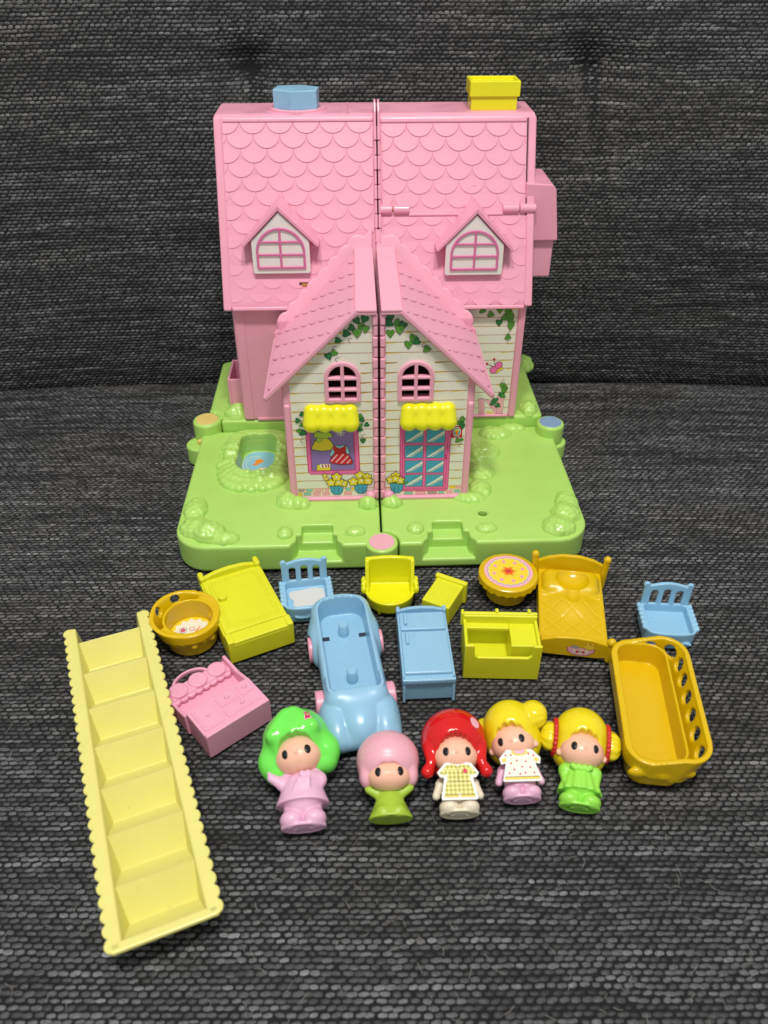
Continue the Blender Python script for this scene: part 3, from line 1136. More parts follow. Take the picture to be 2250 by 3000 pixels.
def facade(sgn, name):
    """one half of the gabled porch front; the arched window is cut through it"""
    wc = -2.63 if sgn < 0 else 2.65

    def f(P):
        x, y, z = P
        xx = x * sgn
        gab = (z - (18.0 - SL * (xx - 1.47))) / 1.4
        d2 = np.maximum(np.maximum(xx - 7.0, 0.14 - xx), np.maximum(np.maximum(2.3 - z, z - 18.0), gab))
        o = arch_frame(x - wc, z, 1.12, 11.35, 14.2, 0.1)[0]
        d2 = np.maximum(d2, -o)
        return slab(d2, y, 5.75, 6.5, 0.05)
    return sdf(name, f, (min(0, sgn * 7.3), 5.6, 2.2), (max(0, sgn * 7.3), 6.65, 18.2), 0.09, 'porchpink', house)


fl = facade(-1, 'porch_wall')
fr = facade(1, 'porch_wall')
fl['label'] = 'porch front half with the printed shop window'
fr['label'] = 'porch front half with the printed door'
for s, par in ((-1, fl), (1, fr)):
    xs = sorted((s * 6.5, s * 7.02))
    box('corner_post', (xs[0], 5.6, 2.3), (xs[1], 16.6, 11.0), 'porchpink', par, 0.22, 3)
    xs = sorted((s * 0.2, s * 7.0))
    box('floor_strip', (xs[0], 5.45, 2.38), (xs[1], 6.2, 2.66), 'porchpink', par, 0.08)
    xl = sorted((s * 0.2, s * 4.6))
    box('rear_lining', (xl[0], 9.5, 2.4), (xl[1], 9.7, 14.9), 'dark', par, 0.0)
    # knuckles of the seam, stacked up the front
    for k in range(19):
        z0 = 2.6 + k * 0.81
        w = 0.06 * (k % 2)
        x0, x1 = sorted((s * 0.08, s * (0.44 - w)))
        box('seam_knuckle', (x0, 5.36 + w, z0), (x1, 5.9, z0 + 0.77), 'porchpink', par, 0.1, 2)
    lathe('door_ball', [(0, .42), (.18, .38), (.33, .26), (.41, .08), (.41, -.08), (.33, -.26), (.18, -.38), (0, -.42)], 'pink', par,
          (s * 0.72, 5.3, 3.0), 24)


def porch_window(xc, par):
    def f(P):
        x, y, z = P
        x = x - xc
        outer, inner, ring = arch_frame(x, z, 1.3, 11.17, 14.38, 0.3)
        bars = np.minimum(np.abs(x) - 0.13, np.minimum(np.abs(z - 12.18) - 0.12, np.abs(z - 13.08) - 0.12))
        d2 = np.minimum(ring, np.maximum(outer, bars))
        return slab(d2, y, 5.52, 6.0, 0.06)
    w = sdf('window_frame', f, (xc - 1.5, 5.4, 11.0), (xc + 1.5, 6.1, 14.6), 0.05, 'porchpink', par)
    return w


porch_window(-2.63, fl)
porch_window(2.65, fr)

# porch roof: flat ridge strip and two slopes, scalloped flashing against the main roof
for s, par_ in ((-1, 'left porch roof slope'), (1, 'right porch roof slope')):
    pts = [(s * 0.14, 17.98), (s * 1.5, 17.98), (s * 8.2, 11.40), (s * 8.32, 11.62), (s * 8.28, 11.8), (s * 1.55, 18.28), (s * 0.14, 18.28)]
    pr_ = prism('porch_roof', pts, 5.25, 16.6, 'porchpink', house, 'y', 0.07)
    pr_['label'] = par_
    xs = sorted((s * 0.14, s * 1.62))
    box('ridge_strip', (xs[0], 5.2, 18.2), (xs[1], 17.9, 18.42), 'porchpink', pr_, 0.08)
    # raised verge bead along the front edge
    a, b = Vector((s * 1.5, 5.3, 18.28)), Vector((s * 8.28, 5.3, 11.72))
    m = Matrix.Translation((a + b) / 2) @ Matrix.Rotation(s * math.atan2(18.28 - 11.72, 8.28 - 1.5), 4, 'Y')
    L = (b - a).length
    box('verge_bead', (-L / 2, -0.1, -0.22), (L / 2, 0.22, 0.14), 'porchpink', pr_, 0.09, 2, mtx=m)
    # eave bead
    box('eave_bead', (min(s * 8.1, s * 8.36), 5.25, 11.42), (max(s * 8.1, s * 8.36), 16.4, 11.82), 'porchpink', pr_, 0.12, 2)
    n_ = Vector((s * SL, 0, 1)).normalized()
    u_ = Vector((-s, 0, SL)).normalized()
    w_ = Vector((0, s * 1.0, 0))
    rotm = Matrix((w_, -n_, u_)).transposed()
    PW, PP = 2.38, 1.035
    pfull = None
    for row in range(9):
        xr = 2.06 + 0.74 * row                       # tip of this row
        x = 6.35 + (PW / 2 if row % 2 else 0) - PW
        while x < 17:
            yc = x
            limit = 16.9 - (xr - 2) * 0.16
            if yc - PW / 2 < 16.3 and yc + PW / 2 > 5.5:
                pts2 = scale_outline(PW, 1.06, 1.0)
                # local x runs along w_
                lo_, hi_ = (5.45 - yc, 16.5 - yc)
                if s < 0:
                    lo_, hi_ = -hi_, -lo_
                pts2 = clip_poly(clip_poly(pts2, 0, lo_, False), 0, hi_, True)
                toplim = (xr - 1.66) * math.hypot(1, SL) - 1.0
                pts2 = clip_poly(pts2, 1, min(1.06, toplim), True)
                if len(pts2) >= 3 and max(p[0] for p in pts2) - min(p[0] for p in pts2) > 0.2:
                    me = scale_mesh(pts2, 1.06, -0.03, 0.125, -1.0)
                    me.materials[0] = M['porchpink']
                    o = bpy.data.objects.new('shingle', me)
                    COL.objects.link(o)
                    o.parent = pr_
                    tip = Vector((s * xr, yc, 18.28 - (xr - 1.55) * (18.28 - 11.8) / (8.28 - 1.55)))
                    o.location = (tip + u_ * 1.0 + n_ * 0.0) * S
                    o.rotation_euler = rotm.to_euler()
            x += PW
    # flashing lobes on the main roof / wall
    lob = []
    for k in range(8):
        t = (k + 0.5) / 8
        lob.append((0.9 + 6.6 * t, 18.75 - 5.6 * t - 0.5 * t * t))
    def flash(P, s=s, lob=lob):
        x, y, z = P
        xx = x * s
        d2 = np.maximum((z - (19.0 - 0.92 * (xx - 1.0))) / 1.36, 0.1 - xx)
        for (a_, b_) in lob:
            d2 = np.minimum(d2, np.sqrt((xx - a_) ** 2 + (z - b_) ** 2) - 0.88)
        d2 = np.maximum(d2, np.maximum(0.14 - xx, xx - 8.25))
        yy = 16.0 + (np.maximum(z, 13.3) - 14.2) * K
        return np.maximum(d2, np.abs(y - yy + 0.22) - 0.16) * 0.9
    sdf('flashing', flash, (min(0, s * 8.5), 14.9, 11.5), (max(0, s * 8.5), 18.8, 20.0), 0.09, 'porchpink', pr_)


# awnings
def awning(xc, hw, par):
    def f(P):
        x, y, z = P
        d = None
        for k in range(4):
            c = xc - hw + (k + 0.5) * hw / 2
            e = cap(P, (c, 5.6, 10.45), (c, 5.25, 9.62), 0.56, 0.66)
            d = e if d is None else smin(d, e, 0.10)
        top = rbox(P, (xc, 5.6, 10.4), (hw - 0.02, 0.5, 0.52), 0.5)
        d = smin(d, top, 0.15)
        return np.maximum(d, y - 5.9)
    return sdf('awning', f, (xc - hw - .4, 4.2, 8.7), (xc + hw + .4, 6.0, 11.4), 0.05, 'yellow', par)


awning(-3.55, 1.9, fl)
awning(3.62, 1.95, fr)

# ---------------------------------------------------------------- printed stickers
IVY_L = [(-0.99,17.5,0.39,-20,0), (-1.49,17.39,0.35,30,0), (-1.23,16.97,0.37,-30,1), (-1.85,16.9,0.35,60,0), (-0.92,16.8,0.35,-10,1), (-1.51,16.53,0.44,0,1), (-2.21,16.49,0.39,80,0), (-2.81,15.99,0.33,80,0), (-3.16,15.03,0.33,-40,1), (-3.53,14.8,0.37,20,0), (-5.65,10.18,0.28,60,0), (-5.99,9.67,0.29,80,0), (-5.77,9.25,0.28,-70,1), (-5.68,8.59,0.39,70,0), (-5.97,8.76,0.28,30,1), (-1.43,9.93,0.28,-60,1), (-1.31,9.64,0.28,-80,0), (-1.4,9.15,0.26,0,1), (-0.96,9.19,0.28,-60,0), (-1.41,8.79,0.28,80,0), (-1.23,7.8,0.29,0,0)]
IVY_R = [(0.79,17.57,0.37,0,0), (0.63,17.31,0.38,0,0), (0.75,17.18,0.38,60,0), (1.23,17.22,0.38,-60,1), (1.63,17.04,0.40,-30,0), (1.44,16.74,0.44,0,1), (0.79,16.43,0.40,0,1), (2.34,16.08,0.38,-30,1), (2.59,15.81,0.38,-60,0), (2.06,15.6,0.40,0,1), (3.39,15.26,0.37,80,1), (6.15,9.55,0.31,-60,1), (5.91,9.23,0.29,0,1), (6.22,9.13,0.31,60,0), (6.23,8.87,0.25,0,0), (5.99,7.69,0.29,80,1), (6.21,7.77,0.21,-60,1)]
IVY_W = [(8.88,13.45,0.38,80,1), (10.28,13.48,0.41,0,1), (9.58,13.1,0.38,70,1), (10.92,13.32,0.41,-20,1), (10.78,12.81,0.41,60,1), (11.14,13.06,0.41,-60,1), (11.19,12.59,0.41,0,1), (11.32,12.23,0.38,0,1), (11.29,12,0.38,0,1), (10.3,12.37,0.38,0,0), (11.18,11.08,0.36,70,1), (11.09,6.53,0.34,0,1), (11.34,6.29,0.34,-60,1), (11.3,5.97,0.36,0,1), (11.07,5.59,0.36,0,0), (11.24,5.45,0.29,-60,1), (10.6,5.05,0.36,0,0), (10.41,4.79,0.34,70,0), (10.9,4.51,0.34,60,0)]


def siding(pr, spans, z0, z1, seed, pitch=0.772, off=0.0):
    """spans(z) -> list of (xa, xb) free stretches"""
    r = random.Random(seed)
    z = z0 + off
    while z < z1:
        for xa, xb in spans(z):
            if xb - xa < 0.15:
                continue
            pr.line((xa, z), (xb, z), 0.045, 'i_line', 1)
            w = min(xb - xa, r.uniform(0.5, 1.3))
            for e in ((xa, xa + w), (xb - w, xb)) if r.random() < .6 else ((xa, xa + w),):
                pr.add([(e[0], z - 0.025), (e[0], z - 0.11), (e[0] + w * .35, z - 0.09), (e[1] - w * .3, z - 0.06), (e[1], z - 0.025)], 'i_gold', 1)
        z += pitch


def ivy(pr, L):
    for i, (x, z, s, a, c) in enumerate(L):
        pr.heart(x, z, s * 1.25, a, 'i_leaf' if c else 'i_leaf2', 6 + 2 * (i % 6))
        q = s * 0.5
        pr.add([(x - q * .1, z + q * .5), (x + q * .55, z + q * .35), (x + q * .1, z - q * .3)], 'i_leaf2' if c else 'i_leaf', 8 + 2 * (i % 6) - 0.5)


def porch_sheet(sgn, wc):
    pr = Print()
    x_in, x_out = 0.46, 6.46
    top = lambda xx: min(17.8, 17.85 - SL * (xx - 1.47))
    wl_, wr_ = sgn * wc - 1.2, sgn * wc + 1.2           # window in |x|
    X = lambda xx: sgn * xx
    def poly(p):
        q = [(X(a), b) for a, b in p]
        return q if sgn > 0 else q[::-1]
    pr.add(poly([(x_in, 2.68), (wl_, 2.68), (wl_, top(wl_)), (x_in, top(x_in))]), 'i_white', 0)
    pr.add(poly([(wr_, 2.68), (x_out, 2.68), (x_out, top(x_out)), (wr_, top(wr_))]), 'i_white', 0)
    pr.add(poly([(wl_, 2.68), (wr_, 2.68), (wr_, 11.25), (wl_, 11.25)]), 'i_white', 0)
    arc = [(sgn * wc + 1.2 * math.cos(a), 13.08 + 1.2 * math.sin(a)) for a in [math.pi - math.pi * i / 16 for i in range(17)]]
    pr.add(poly(arc + [(wr_, top(wr_)), (1.47, 17.8)] + ([(wl_, top(wl_))] if wl_ < 1.47 else [])), 'i_white', 0)

    def spans(z):
        xmax = min(x_out, 1.47 + (17.85 - z) / SL) - 0.02
        if 11.2 < z < 14.4:
            a, b = x_in, wl_ - 0.1
            sp = [(a, b), (wr_ + 0.1, xmax)]
        else:
            sp = [(x_in, xmax)]
        return [(min(X(a), X(b)), max(X(a), X(b))) for a, b in sp]
    siding(pr, spans, 3.05, 17.2, 3 + sgn, off=0.38)
    return pr


FRONT = lambda u, v, o: (u, 5.75 - o, v)
pl_ = porch_sheet(-1, -2.63)
ivy(pl_, IVY_L)
for c in ((-2.03, 16.1), (-3.14, 15.53), (-2.98, 14.66), (-5.84, 8.02), (-1.22, 8.32)):
    pl_.curl(*c, 0.34, 3)
# shop window
pl_.add([(-5.53, 9.6), (-5.53, 5.07), (-5.36, 4.8), (-1.72, 4.72), (-1.48, 5.03), (-1.6, 9.6)], 'i_mag', 2)
pl_.add([(-5.49, 9.6), (-5.47, 5.09), (-5.34, 4.84), (-1.75, 4.75), (-1.54, 5.05), (-1.66, 9.6)], 'i_pink', 3)
pl_.add([(-5.2, 9.6), (-5.27, 5.1), (-1.82, 5.13), (-1.93, 9.6)], 'i_mag', 4)
pl_.add([(-5.15, 9.6), (-5.2, 5.16), (-1.88, 5.19), (-1.98, 9.6)], 'i_purple', 5)


def outlined(pr, pts, mat, layer, g=0.05):
    cx = sum(p[0] for p in pts) / len(pts)
    cy = sum(p[1] for p in pts) / len(pts)
    big = []
    for x, y in pts:
        L = math.hypot(x - cx, y - cy) or 1
        big.append((x + (x - cx) / L * g, y + (y - cy) / L * g))
    pr.add(big, 'i_dk', layer)
    pr.add(pts, mat, layer + 1)


outlined(pl_, [(-4.61, 8.1), (-3.89, 8.08), (-3.61, 7.72), (-3.44, 7.26), (-3.46, 7.08), (-4.28, 6.98), (-5.1, 7.12), (-5.07, 7.35), (-4.88, 7.75)], 'i_yel', 6)
outlined(pl_, [(-4.84, 8.59), (-4.58, 8.66), (-4.21, 8.56), (-3.82, 8.65), (-3.54, 8.41), (-3.59, 8.17), (-3.84, 8.17), (-3.89, 8.05), (-4.61, 8.07), (-4.65, 8.19), (-4.9, 8.2)], 'i_lime', 8)
outlined(pl_, [(-4.74, 8.09), (-4.31, 8.08), (-4.39, 7.81), (-4.58, 7.74), (-4.72, 7.84)], 'i_lime', 10, 0.03)
outlined(pl_, [(-3.54, 7.26), (-3.23, 7.46), (-3.02, 7.35), (-2.76, 7.47), (-2.42, 7.29), (-2.28, 6.73), (-2.43, 6.58), (-3.61, 6.45), (-3.78, 6.56)], 'i_sky', 9)
pl_.add([(-3.4, 7.41), (-3.54, 7.16), (-3.39, 6.75), (-2.57, 6.78), (-2.51, 7.14), (-2.55, 7.42), (-3.03, 7.15)], 'i_red', 12)
outlined(pl_, [(-3.39, 6.75), (-2.57, 6.78), (-2.27, 6.42), (-2.04, 5.95), (-2.16, 5.74), (-2.99, 5.73), (-3.72, 5.88), (-3.77, 6.09), (-3.58, 6.5)], 'i_red', 13)
for a, b in (((-3.7, 6.02), (-3.2, 6.62)), ((-3.35, 5.9), (-2.72, 6.66)), ((-2.95, 5.82), (-2.38, 6.48)), ((-2.5, 5.82), (-2.2, 6.16))):
    pl_.line(a, b, 0.11, 'i_rose', 15)
outlined(pl_, [(-4.77, 5.7), (-3.77, 5.68), (-3.8, 5.18), (-4.84, 5.2)], 'i_yel', 7, 0.03)
pl_.add([(-4.55, 5.78), (-3.81, 5.76), (-3.8, 5.45), (-4.57, 5.45)], 'i_white', 9)
for x in (-4.4, -4.15, -3.95):
    pl_.line((x, 5.74), (x + .06, 5.47), 0.1, 'i_red', 10)
for a in range(8):
    pl_.line((-2.9, 8.53), (-2.9 + .34 * math.cos(R(45 * a)), 8.53 + .34 * math.sin(R(45 * a))), 0.05, 'i_white', 6 + a * .4)


def pot(pr, x, z, flowers, lay=8):
    outlined(pr, [(x - .52, z + .62), (x + .52, z + .6), (x + .42, z + .02), (x + .2, z - .25), (x - .2, z - .25), (x - .42, z + .02)], 'i_blue', lay, 0.04)
    for q in (-.18, .14):
        pr.line((x + q, z + .4), (x + q, z - .1), 0.03, 'i_dk', lay + 2)
    for i, q in enumerate((-.6, -.3, 0.05, .35, .62)):
        pr.add([(x + q - .3, z + .86), (x + q * .5, z + .55), (x + q + .22, z + .62), (x + q + .25, z + .9), (x + q, z + .74)], 'i_leaf', lay + 3 + i * .3)
    for i, (fx, fz, r_) in enumerate(flowers):
        pr.flower(fx, fz, r_, 'i_yel', 'i_white', lay + 5 + 3 * (i % 4))


pot(pl_, -3.36, 3.12, [(-4.25, 4.69, .2), (-4.15, 4.42, .2), (-3.33, 4.56, .42), (-3.79, 4.05, .36), (-2.83, 3.95, .36), (-3.2, 4.1, .42)])
pot(pl_, -1.46, 3.2, [(-1.5, 4.65, .42), (-.95, 4.5, .36), (-2.05, 4.1, .4), (-.9, 4.15, .36), (-1.4, 4.2, .42)])
for i, (x0, z, w, c) in enumerate(((-6.4, 3.32, .5, 'i_grey'), (-5.8, 3.32, .55, 'i_aqua'), (-5.1, 3.32, .65, 'i_rose'), (-4.3, 3.34, .3, 'i_rose'), (-2.7, 3.34, .45, 'i_aqua'),
                                   (-2.2, 3.36, .22, 'i_yel'), (-6.4, 2.95, .3, 'i_yel'), (-5.98, 2.95, .6, 'i_aqua'), (-5.25, 2.95, .6, 'i_rose'), (-4.5, 2.95, .55, 'i_rose'), (-2.8, 2.95, .6, 'i_rose'))):
    pl_.rect(x0, z - .16, x0 + w, z + .16, 'i_orange', 2)
    pl_.rect(x0 + .03, z - .13, x0 + w - .03, z + .13, c, 3)
pl_.build('siding_sticker', fl, FRONT)

pq = porch_sheet(1, 2.65)
ivy(pq, IVY_R)
for c in ((3.09, 15.67), (6.14, 7.38)):
    pq.curl(*c, 0.34, 3)
pq.add([(1.52, 9.8), (1.58, 3.2), (1.72, 3.04), (5.23, 3.0), (5.42, 3.19), (5.42, 9.8)], 'i_mag', 2)
pq.add([(1.58, 9.8), (1.64, 3.24), (1.76, 3.09), (5.19, 3.05), (5.37, 3.22), (5.37, 9.8)], 'i_pink', 3)
pq.add([(1.74, 9.8), (1.8, 3.24), (5.2, 3.2), (5.22, 9.8)], 'i_mag', 4)
pq.add([(1.78, 9.8), (1.84, 3.28), (5.16, 3.24), (5.18, 9.8)], 'i_pink', 5)
for (x0, z1), (x1, z0) in (((1.95, 8.69), (3.33, 7.54)), ((1.96, 7.31), (3.34, 6.16)), ((1.97, 5.93), (3.35, 4.8)), ((1.98, 4.62), (3.36, 3.5)),
                           ((3.57, 8.65), (4.96, 7.51)), ((3.59, 7.27), (4.97, 6.13)), ((3.61, 5.89), (4.97, 4.77)), ((3.62, 4.58), (4.98, 3.46))):
    pq.rect(x0 - .05, z0 - .05, x1 + .05, z1 + .05, 'i_mag', 6)
    pq.rect(x0, z0, x1, z1, 'i_blue', 7)
    pq.add([(x0 + .05, z0 + .12), (x0 + .3, z0 + .12), (x1 - .02, z1 - .3), (x1 - .02, z1 - .05)], 'i_white', 8)
    pq.add([(x0 + .4, z0 + .12), (x0 + .48, z0 + .12), (x1 - .02, z1 - .44), (x1 - .02, z1 - .38)], 'i_white', 8)
pq.ell(5.1, 6.33, .07, .09, 'i_mag', 7)
pq.ell(5.1, 6.08, .07, .09, 'i_mag', 7)
pq.line((5.1, 6.33), (5.1, 6.08), 0.05, 'i_mag', 8)
pq.add([(5.46, 8.89), (5.4, 7.9), (6.25, 7.95), (6.23, 8.97)], 'i_red', 3)
pq.ell(5.84, 8.42, .3, .42, 'i_white', 4)
pq.ell(5.84, 8.42, .26, .38, 'i_blue', 5)
pq.ell(5.84, 8.55, .17, .14, 'i_yel', 6)
pq.ell(5.84, 8.3, .12, .2, 'i_orange', 6.5)
pot(pq, 1.36, 3.2, [(1.26, 4.58, .36), (.9, 4.22, .36), (1.6, 4.15, .36), (1.25, 4.3, .34)], 10)
for i, (x0, z, w, c) in enumerate(((1.95, 2.86, .7, 'i_aqua'), (2.85, 2.86, .8, 'i_rose'), (3.8, 2.86, .75, 'i_grey'), (4.65, 2.86, .5, 'i_aqua'), (5.5, 3.36, .5, 'i_yel'),
                                   (6.06, 3.36, .38, 'i_rose'), (5.3, 2.92, .5, 'i_rose'), (5.9, 2.95, .5, 'i_aqua'))):
    pq.rect(x0, z - .15, x0 + w, z + .15, 'i_orange', 2)
    pq.rect(x0 + .03, z - .12, x0 + w - .03, z + .12, c, 2.6)
pq.build('siding_sticker', fr, FRONT)

pw2 = Print()
pw2.rect(0.8, 3.68, 11.82, 13.95, 'i_white', 0)
siding(pw2, lambda z: [(7.0, 11.8)], 4.3, 13.8, 9, pitch=0.775)
ivy(pw2, IVY_W)
for c in ((10.1, 13.75), (11.25, 11.6), (11.2, 10.75), (11.1, 7.05)):
    pw2.curl(*c, 0.3, 3)
for (x, z, rx, rz) in ((10.79, 8.14, .2, .16), (10.51, 7.92, .16, .2)):
    pw2.ell(x, z, rx + .03, rz + .03, 'i_dk', 5)
    pw2.ell(x, z, rx, rz, 'i_yel', 6)
for (x, z) in ((10.61, 8.48), (10.19, 8.04)):
    pw2.ell(x, z, .34, .36, 'i_dk', 7)
    pw2.ell(x, z, .30, .32, 'i_pink', 8)
pw2.line((10.3, 8.3), (9.62, 8.6), .04, 'i_dk', 6)
pw2.line((10.3, 8.3), (10.16, 9.0), .04, 'i_dk', 6)
pw2.ell(9.59, 8.63, .12, .12, 'i_mag', 7)
pw2.ell(10.16, 9.04, .12, .12, 'i_mag', 7)
for i, p in enumerate(([(9.1, 5.2), (9.22, 3.7), (9.71, 3.7), (9.6, 5.2)], [(9.7, 5.1), (10.72, 3.7), (11.15, 3.7), (10.0, 5.15)], [(10.76, 5.5), (10.82, 3.7), (11.35, 3.7), (11.34, 5.5)])):
    outlined(pw2, p, 'i_rose', 2 + 1.4 * i, 0.05)
for x, z in ((9.45, 3.95), (10.3, 4.4), (11.1, 5.2), (11.08, 3.95)):
    pw2.ell(x, z, .1, .1, 'i_mag', 6.2)
    pw2.ell(x, z, .07, .07, 'i_white', 6.6)
pw2.rect(9.9, 3.72, 10.5, 3.9, 'i_yel', 1.5)
pw2.build('siding_sticker', wr, lambda u, v, o: (u, 16.5 - o, v))


# ================================================================== FURNITURE
# ---- staircase
st = empty('toy_staircase', (-12.46, 16.95, 0), 22.4, 'long pale yellow staircase with scalloped side rails lying at far left', 'toy stairs')
PIT, TOPZ, DEP, VAL = 2.93, 2.2, 1.55, 1.15
WID, LEN = 5.2, 22.0


def rail(sgn):
    x0 = 0.33 if sgn < 0 else WID - 0.33

    def f(P):
        x, y, z = P
        d2 = rect2(x - x0, y - LEN / 2, 0.30, LEN / 2, 0.12)
        n = 30
        p = LEN / n
        yy = np.clip(np.round((y - p / 2) / p), 0, n - 1) * p + p / 2
        lob = np.sqrt((x - x0 + (0.10 if sgn < 0 else -0.10)) ** 2 + (y - yy) ** 2) - 0.40
        lob = np.maximum(lob, (x - x0 - .3) if sgn < 0 else (x0 - .3 - x))
        plate = slab(np.minimum(d2, lob), z, TOPZ - 0.22, TOPZ, 0.06)
        rim = slab(np.maximum(np.maximum(lob, -(lob + 0.08)), (x - x0 + .12) if sgn < 0 else (x0 + .12 - x)), z, TOPZ - 0.1, TOPZ + 0.025, 0.03)
        xi = x0 + (0.22 if sgn < 0 else -0.22)
        wall = slab(rect2(x - xi - (TOPZ - z) * (0.14 if sgn < 0 else -0.14), y - LEN / 2, 0.09, LEN / 2, 0.05), z, 0.15, TOPZ - 0.05, 0.03)
        wall = np.maximum(wall, (TOPZ - 0.25 - y * 0.8) - z)
        return np.minimum(np.minimum(plate, rim), wall)
    return sdf('side_rail', f, (x0 - .85, -0.2, 0.05), (x0 + .85, LEN + .2, TOPZ + .15), 0.075, 'cream', st)


rail(-1)
rail(1)
for k in range(7):
    s1 = 0.42 + (7 - k) * PIT - 0.1                     # crest nearest the top end
    crest, valley, nxt = s1, s1 - VAL, s1 - PIT
    cz = TOPZ - 0.32                                   # crests sit a little below the rails
    top = [(crest, cz), (valley, cz - DEP), (nxt, cz if k < 6 else TOPZ - 0.1)]
    th = 0.13
    bot = [(nxt, top[2][1] - th * 1.6), (valley, cz - DEP - th * 1.5), (crest, cz - th * 1.6)]
    prism('step', top + bot, 0.5, WID - 0.5, 'cream', st, 'x', 0.03)
box('end_bar', (0.1, -0.06, TOPZ - 0.3), (WID - 0.1, 0.44, TOPZ), 'cream', st, 0.1)

# ---- yellow wardrobe lying on its back
wd = empty('toy_wardrobe', (-10.07, 36.35, 0), 26.0, 'lemon yellow toy wardrobe with hexagonal knob lying on its back', 'toy wardrobe')
wb = box('body', (0, 0, 0), (4.5, 7.0, 1.6), 'mattyellow', wd, 0.07)
box('door', (0.12, 1.15, 1.55), (4.38, 6.75, 1.72), 'mattyellow', wd, 0.06)
box('drawer', (0.0, 0.02, 1.5), (4.5, 1.02, 1.8), 'mattyellow', wd, 0.08)
for x0, x1 in ((0.0, 0.42), (4.08, 4.5)):
    box('drawer_side', (x0, 0.0, 1.5), (x1, 0.95, 1.9), 'mattyellow', wd, 0.06)


def frill(pts_lo, pts_hi, step, name, z, par, mat, r=0.13):
    """scalloped relief line round a rectangle"""
    (x0, y0), (x1, y1) = pts_lo, pts_hi
    V = []
    for a, b in (((x0, y0), (x1, y0)), ((x1, y0), (x1, y1)), ((x1, y1), (x0, y1)), ((x0, y1), (x0, y0))):
        n = max(1, int(math.hypot(b[0] - a[0], b[1] - a[1]) / step))
        V += [(a[0] + (b[0] - a[0]) * i / n, a[1] + (b[1] - a[1]) * i / n) for i in range(n)]

    def f(P):
        x, y, zz = P
        d = None
        for q in V:
            e = np.abs(np.sqrt((x - q[0]) ** 2 + (y - q[1]) ** 2) - r) - 0.025
            e = np.maximum(e, np.abs(zz - z) - 0.035)
            d = e if d is None else np.minimum(d, e)
        return d
    return sdf(name, f, (x0 - .3, y0 - .3, z - .12), (x1 + .3, y1 + .3, z + .12), 0.045, mat, par)


frill((0.55, 1.6), (3.95, 6.3), 0.28, 'door_frill', 1.73, wd, 'mattyellow')
prism('knob', [(0.95 + .33 * math.cos(R(60 * i + 15)), 4.45 + .33 * math.sin(R(60 * i + 15))) for i in range(6)], 1.68, 2.05, 'mattyellow', wd, 'z', 0.06)
prism('crest', [(0.3, 0.9), (4.2, 0.9), (4.2, 1.75), (3.3, 2.0), (2.25, 2.08), (1.2, 2.0), (0.3, 1.75)], 7.0, 7.35, 'mattyellow', wd, 'y', 0.08)
for x in (0.2, 4.3):
    box('finial', (x - .2, 6.7, 1.0), (x + .2, 7.6, 2.05), 'mattyellow', wd, 0.16, 3)

# ---- pink dressing table lying on its back
dr = empty('toy_dresser', (-10.17, 29.01, 0), 40.5, 'pink toy dressing table with drawers and mirror lying on its back', 'toy dresser')
box('body', (0, 0, 0), (4.35, 2.45, 1.8), 'softpink', dr, 0.06)
prism('top_edge', [(0.0, 1.7), (4.35, 1.7), (4.3, 1.9), (0.05, 1.9)], 0.0, 0.28, 'softpink', dr, 'y', 0.04)
for x0, x1, y0, y1 in ((0.2, 1.62, 0.5, 2.25), (1.8, 4.15, 0.5, 1.3), (1.8, 3.1, 1.42, 2.25), (3.25, 4.15, 1.42, 2.25)):
    dw = box('drawer', (x0, y0, 1.75), (x1, y1, 1.87), 'softpink', dr, 0.05)
    box('drawer_inset', (x0 + .14, y0 + .14, 1.85), (x1 - .14, y1 - .14, 1.9), 'softpink', dw, 0.03)
    lathe('drawer_knob', [(0, .14), (.1, .12), (.16, .04), (.17, 0), (0, 0)], 'softpink', dw, ((x0 + x1) / 2, (y0 + y1) / 2, 1.89), 14)
box('back_panel', (0.05, 2.4, 0), (4.3, 4.6, 0.35), 'softpink', dr, 0.06)
for x0, x1 in ((-0.12, 0.1), (4.25, 4.47)):
    prism('side_wing', [(2.3, 0), (5.4, 0.0), (5.75, 0.6), (5.5, 1.2), (3.8, 1.15), (2.5, 1.5)], x0, x1, 'softpink', dr, 'x', 0.06)


def mirror_top(P):
    d = rbox(P, (2.17, 5.0, 0.45), (2.1, 0.5, 0.38), 0.08)
    for cx in (0.8, 2.17, 3.54):
        d = smin(d, cyl(P, (cx, 5.05, 0.72), 0.60, 0.24, 2, 0.05), 0.03)
    for k in range(8):
        d = smin(d, cyl(P, (0.34 + 0.52 * k, 4.55, 0.55), 0.28, 0.14, 2, 0.05), 0.04)
    return d


sdf('mirror_frame', mirror_top, (-0.2, 3.9, -0.1), (4.5, 5.9, 1.4), 0.06, 'softpink', dr)


def hoop(P):
    x, y, z = P
    r = np.sqrt(((x - 1.85) / 1.25) ** 2 + ((y - 5.2) / 0.95) ** 2)
    d = np.maximum((np.abs(r - 1) - 0.08) * 1.05, 5.1 - y)
    return slab(d, z, 0.55, 0.9, 0.06)


sdf('mirror_hoop', hoop, (0.3, 4.7, 0.3), (3.5, 6.3, 1.1), 0.055, 'softpink', dr)


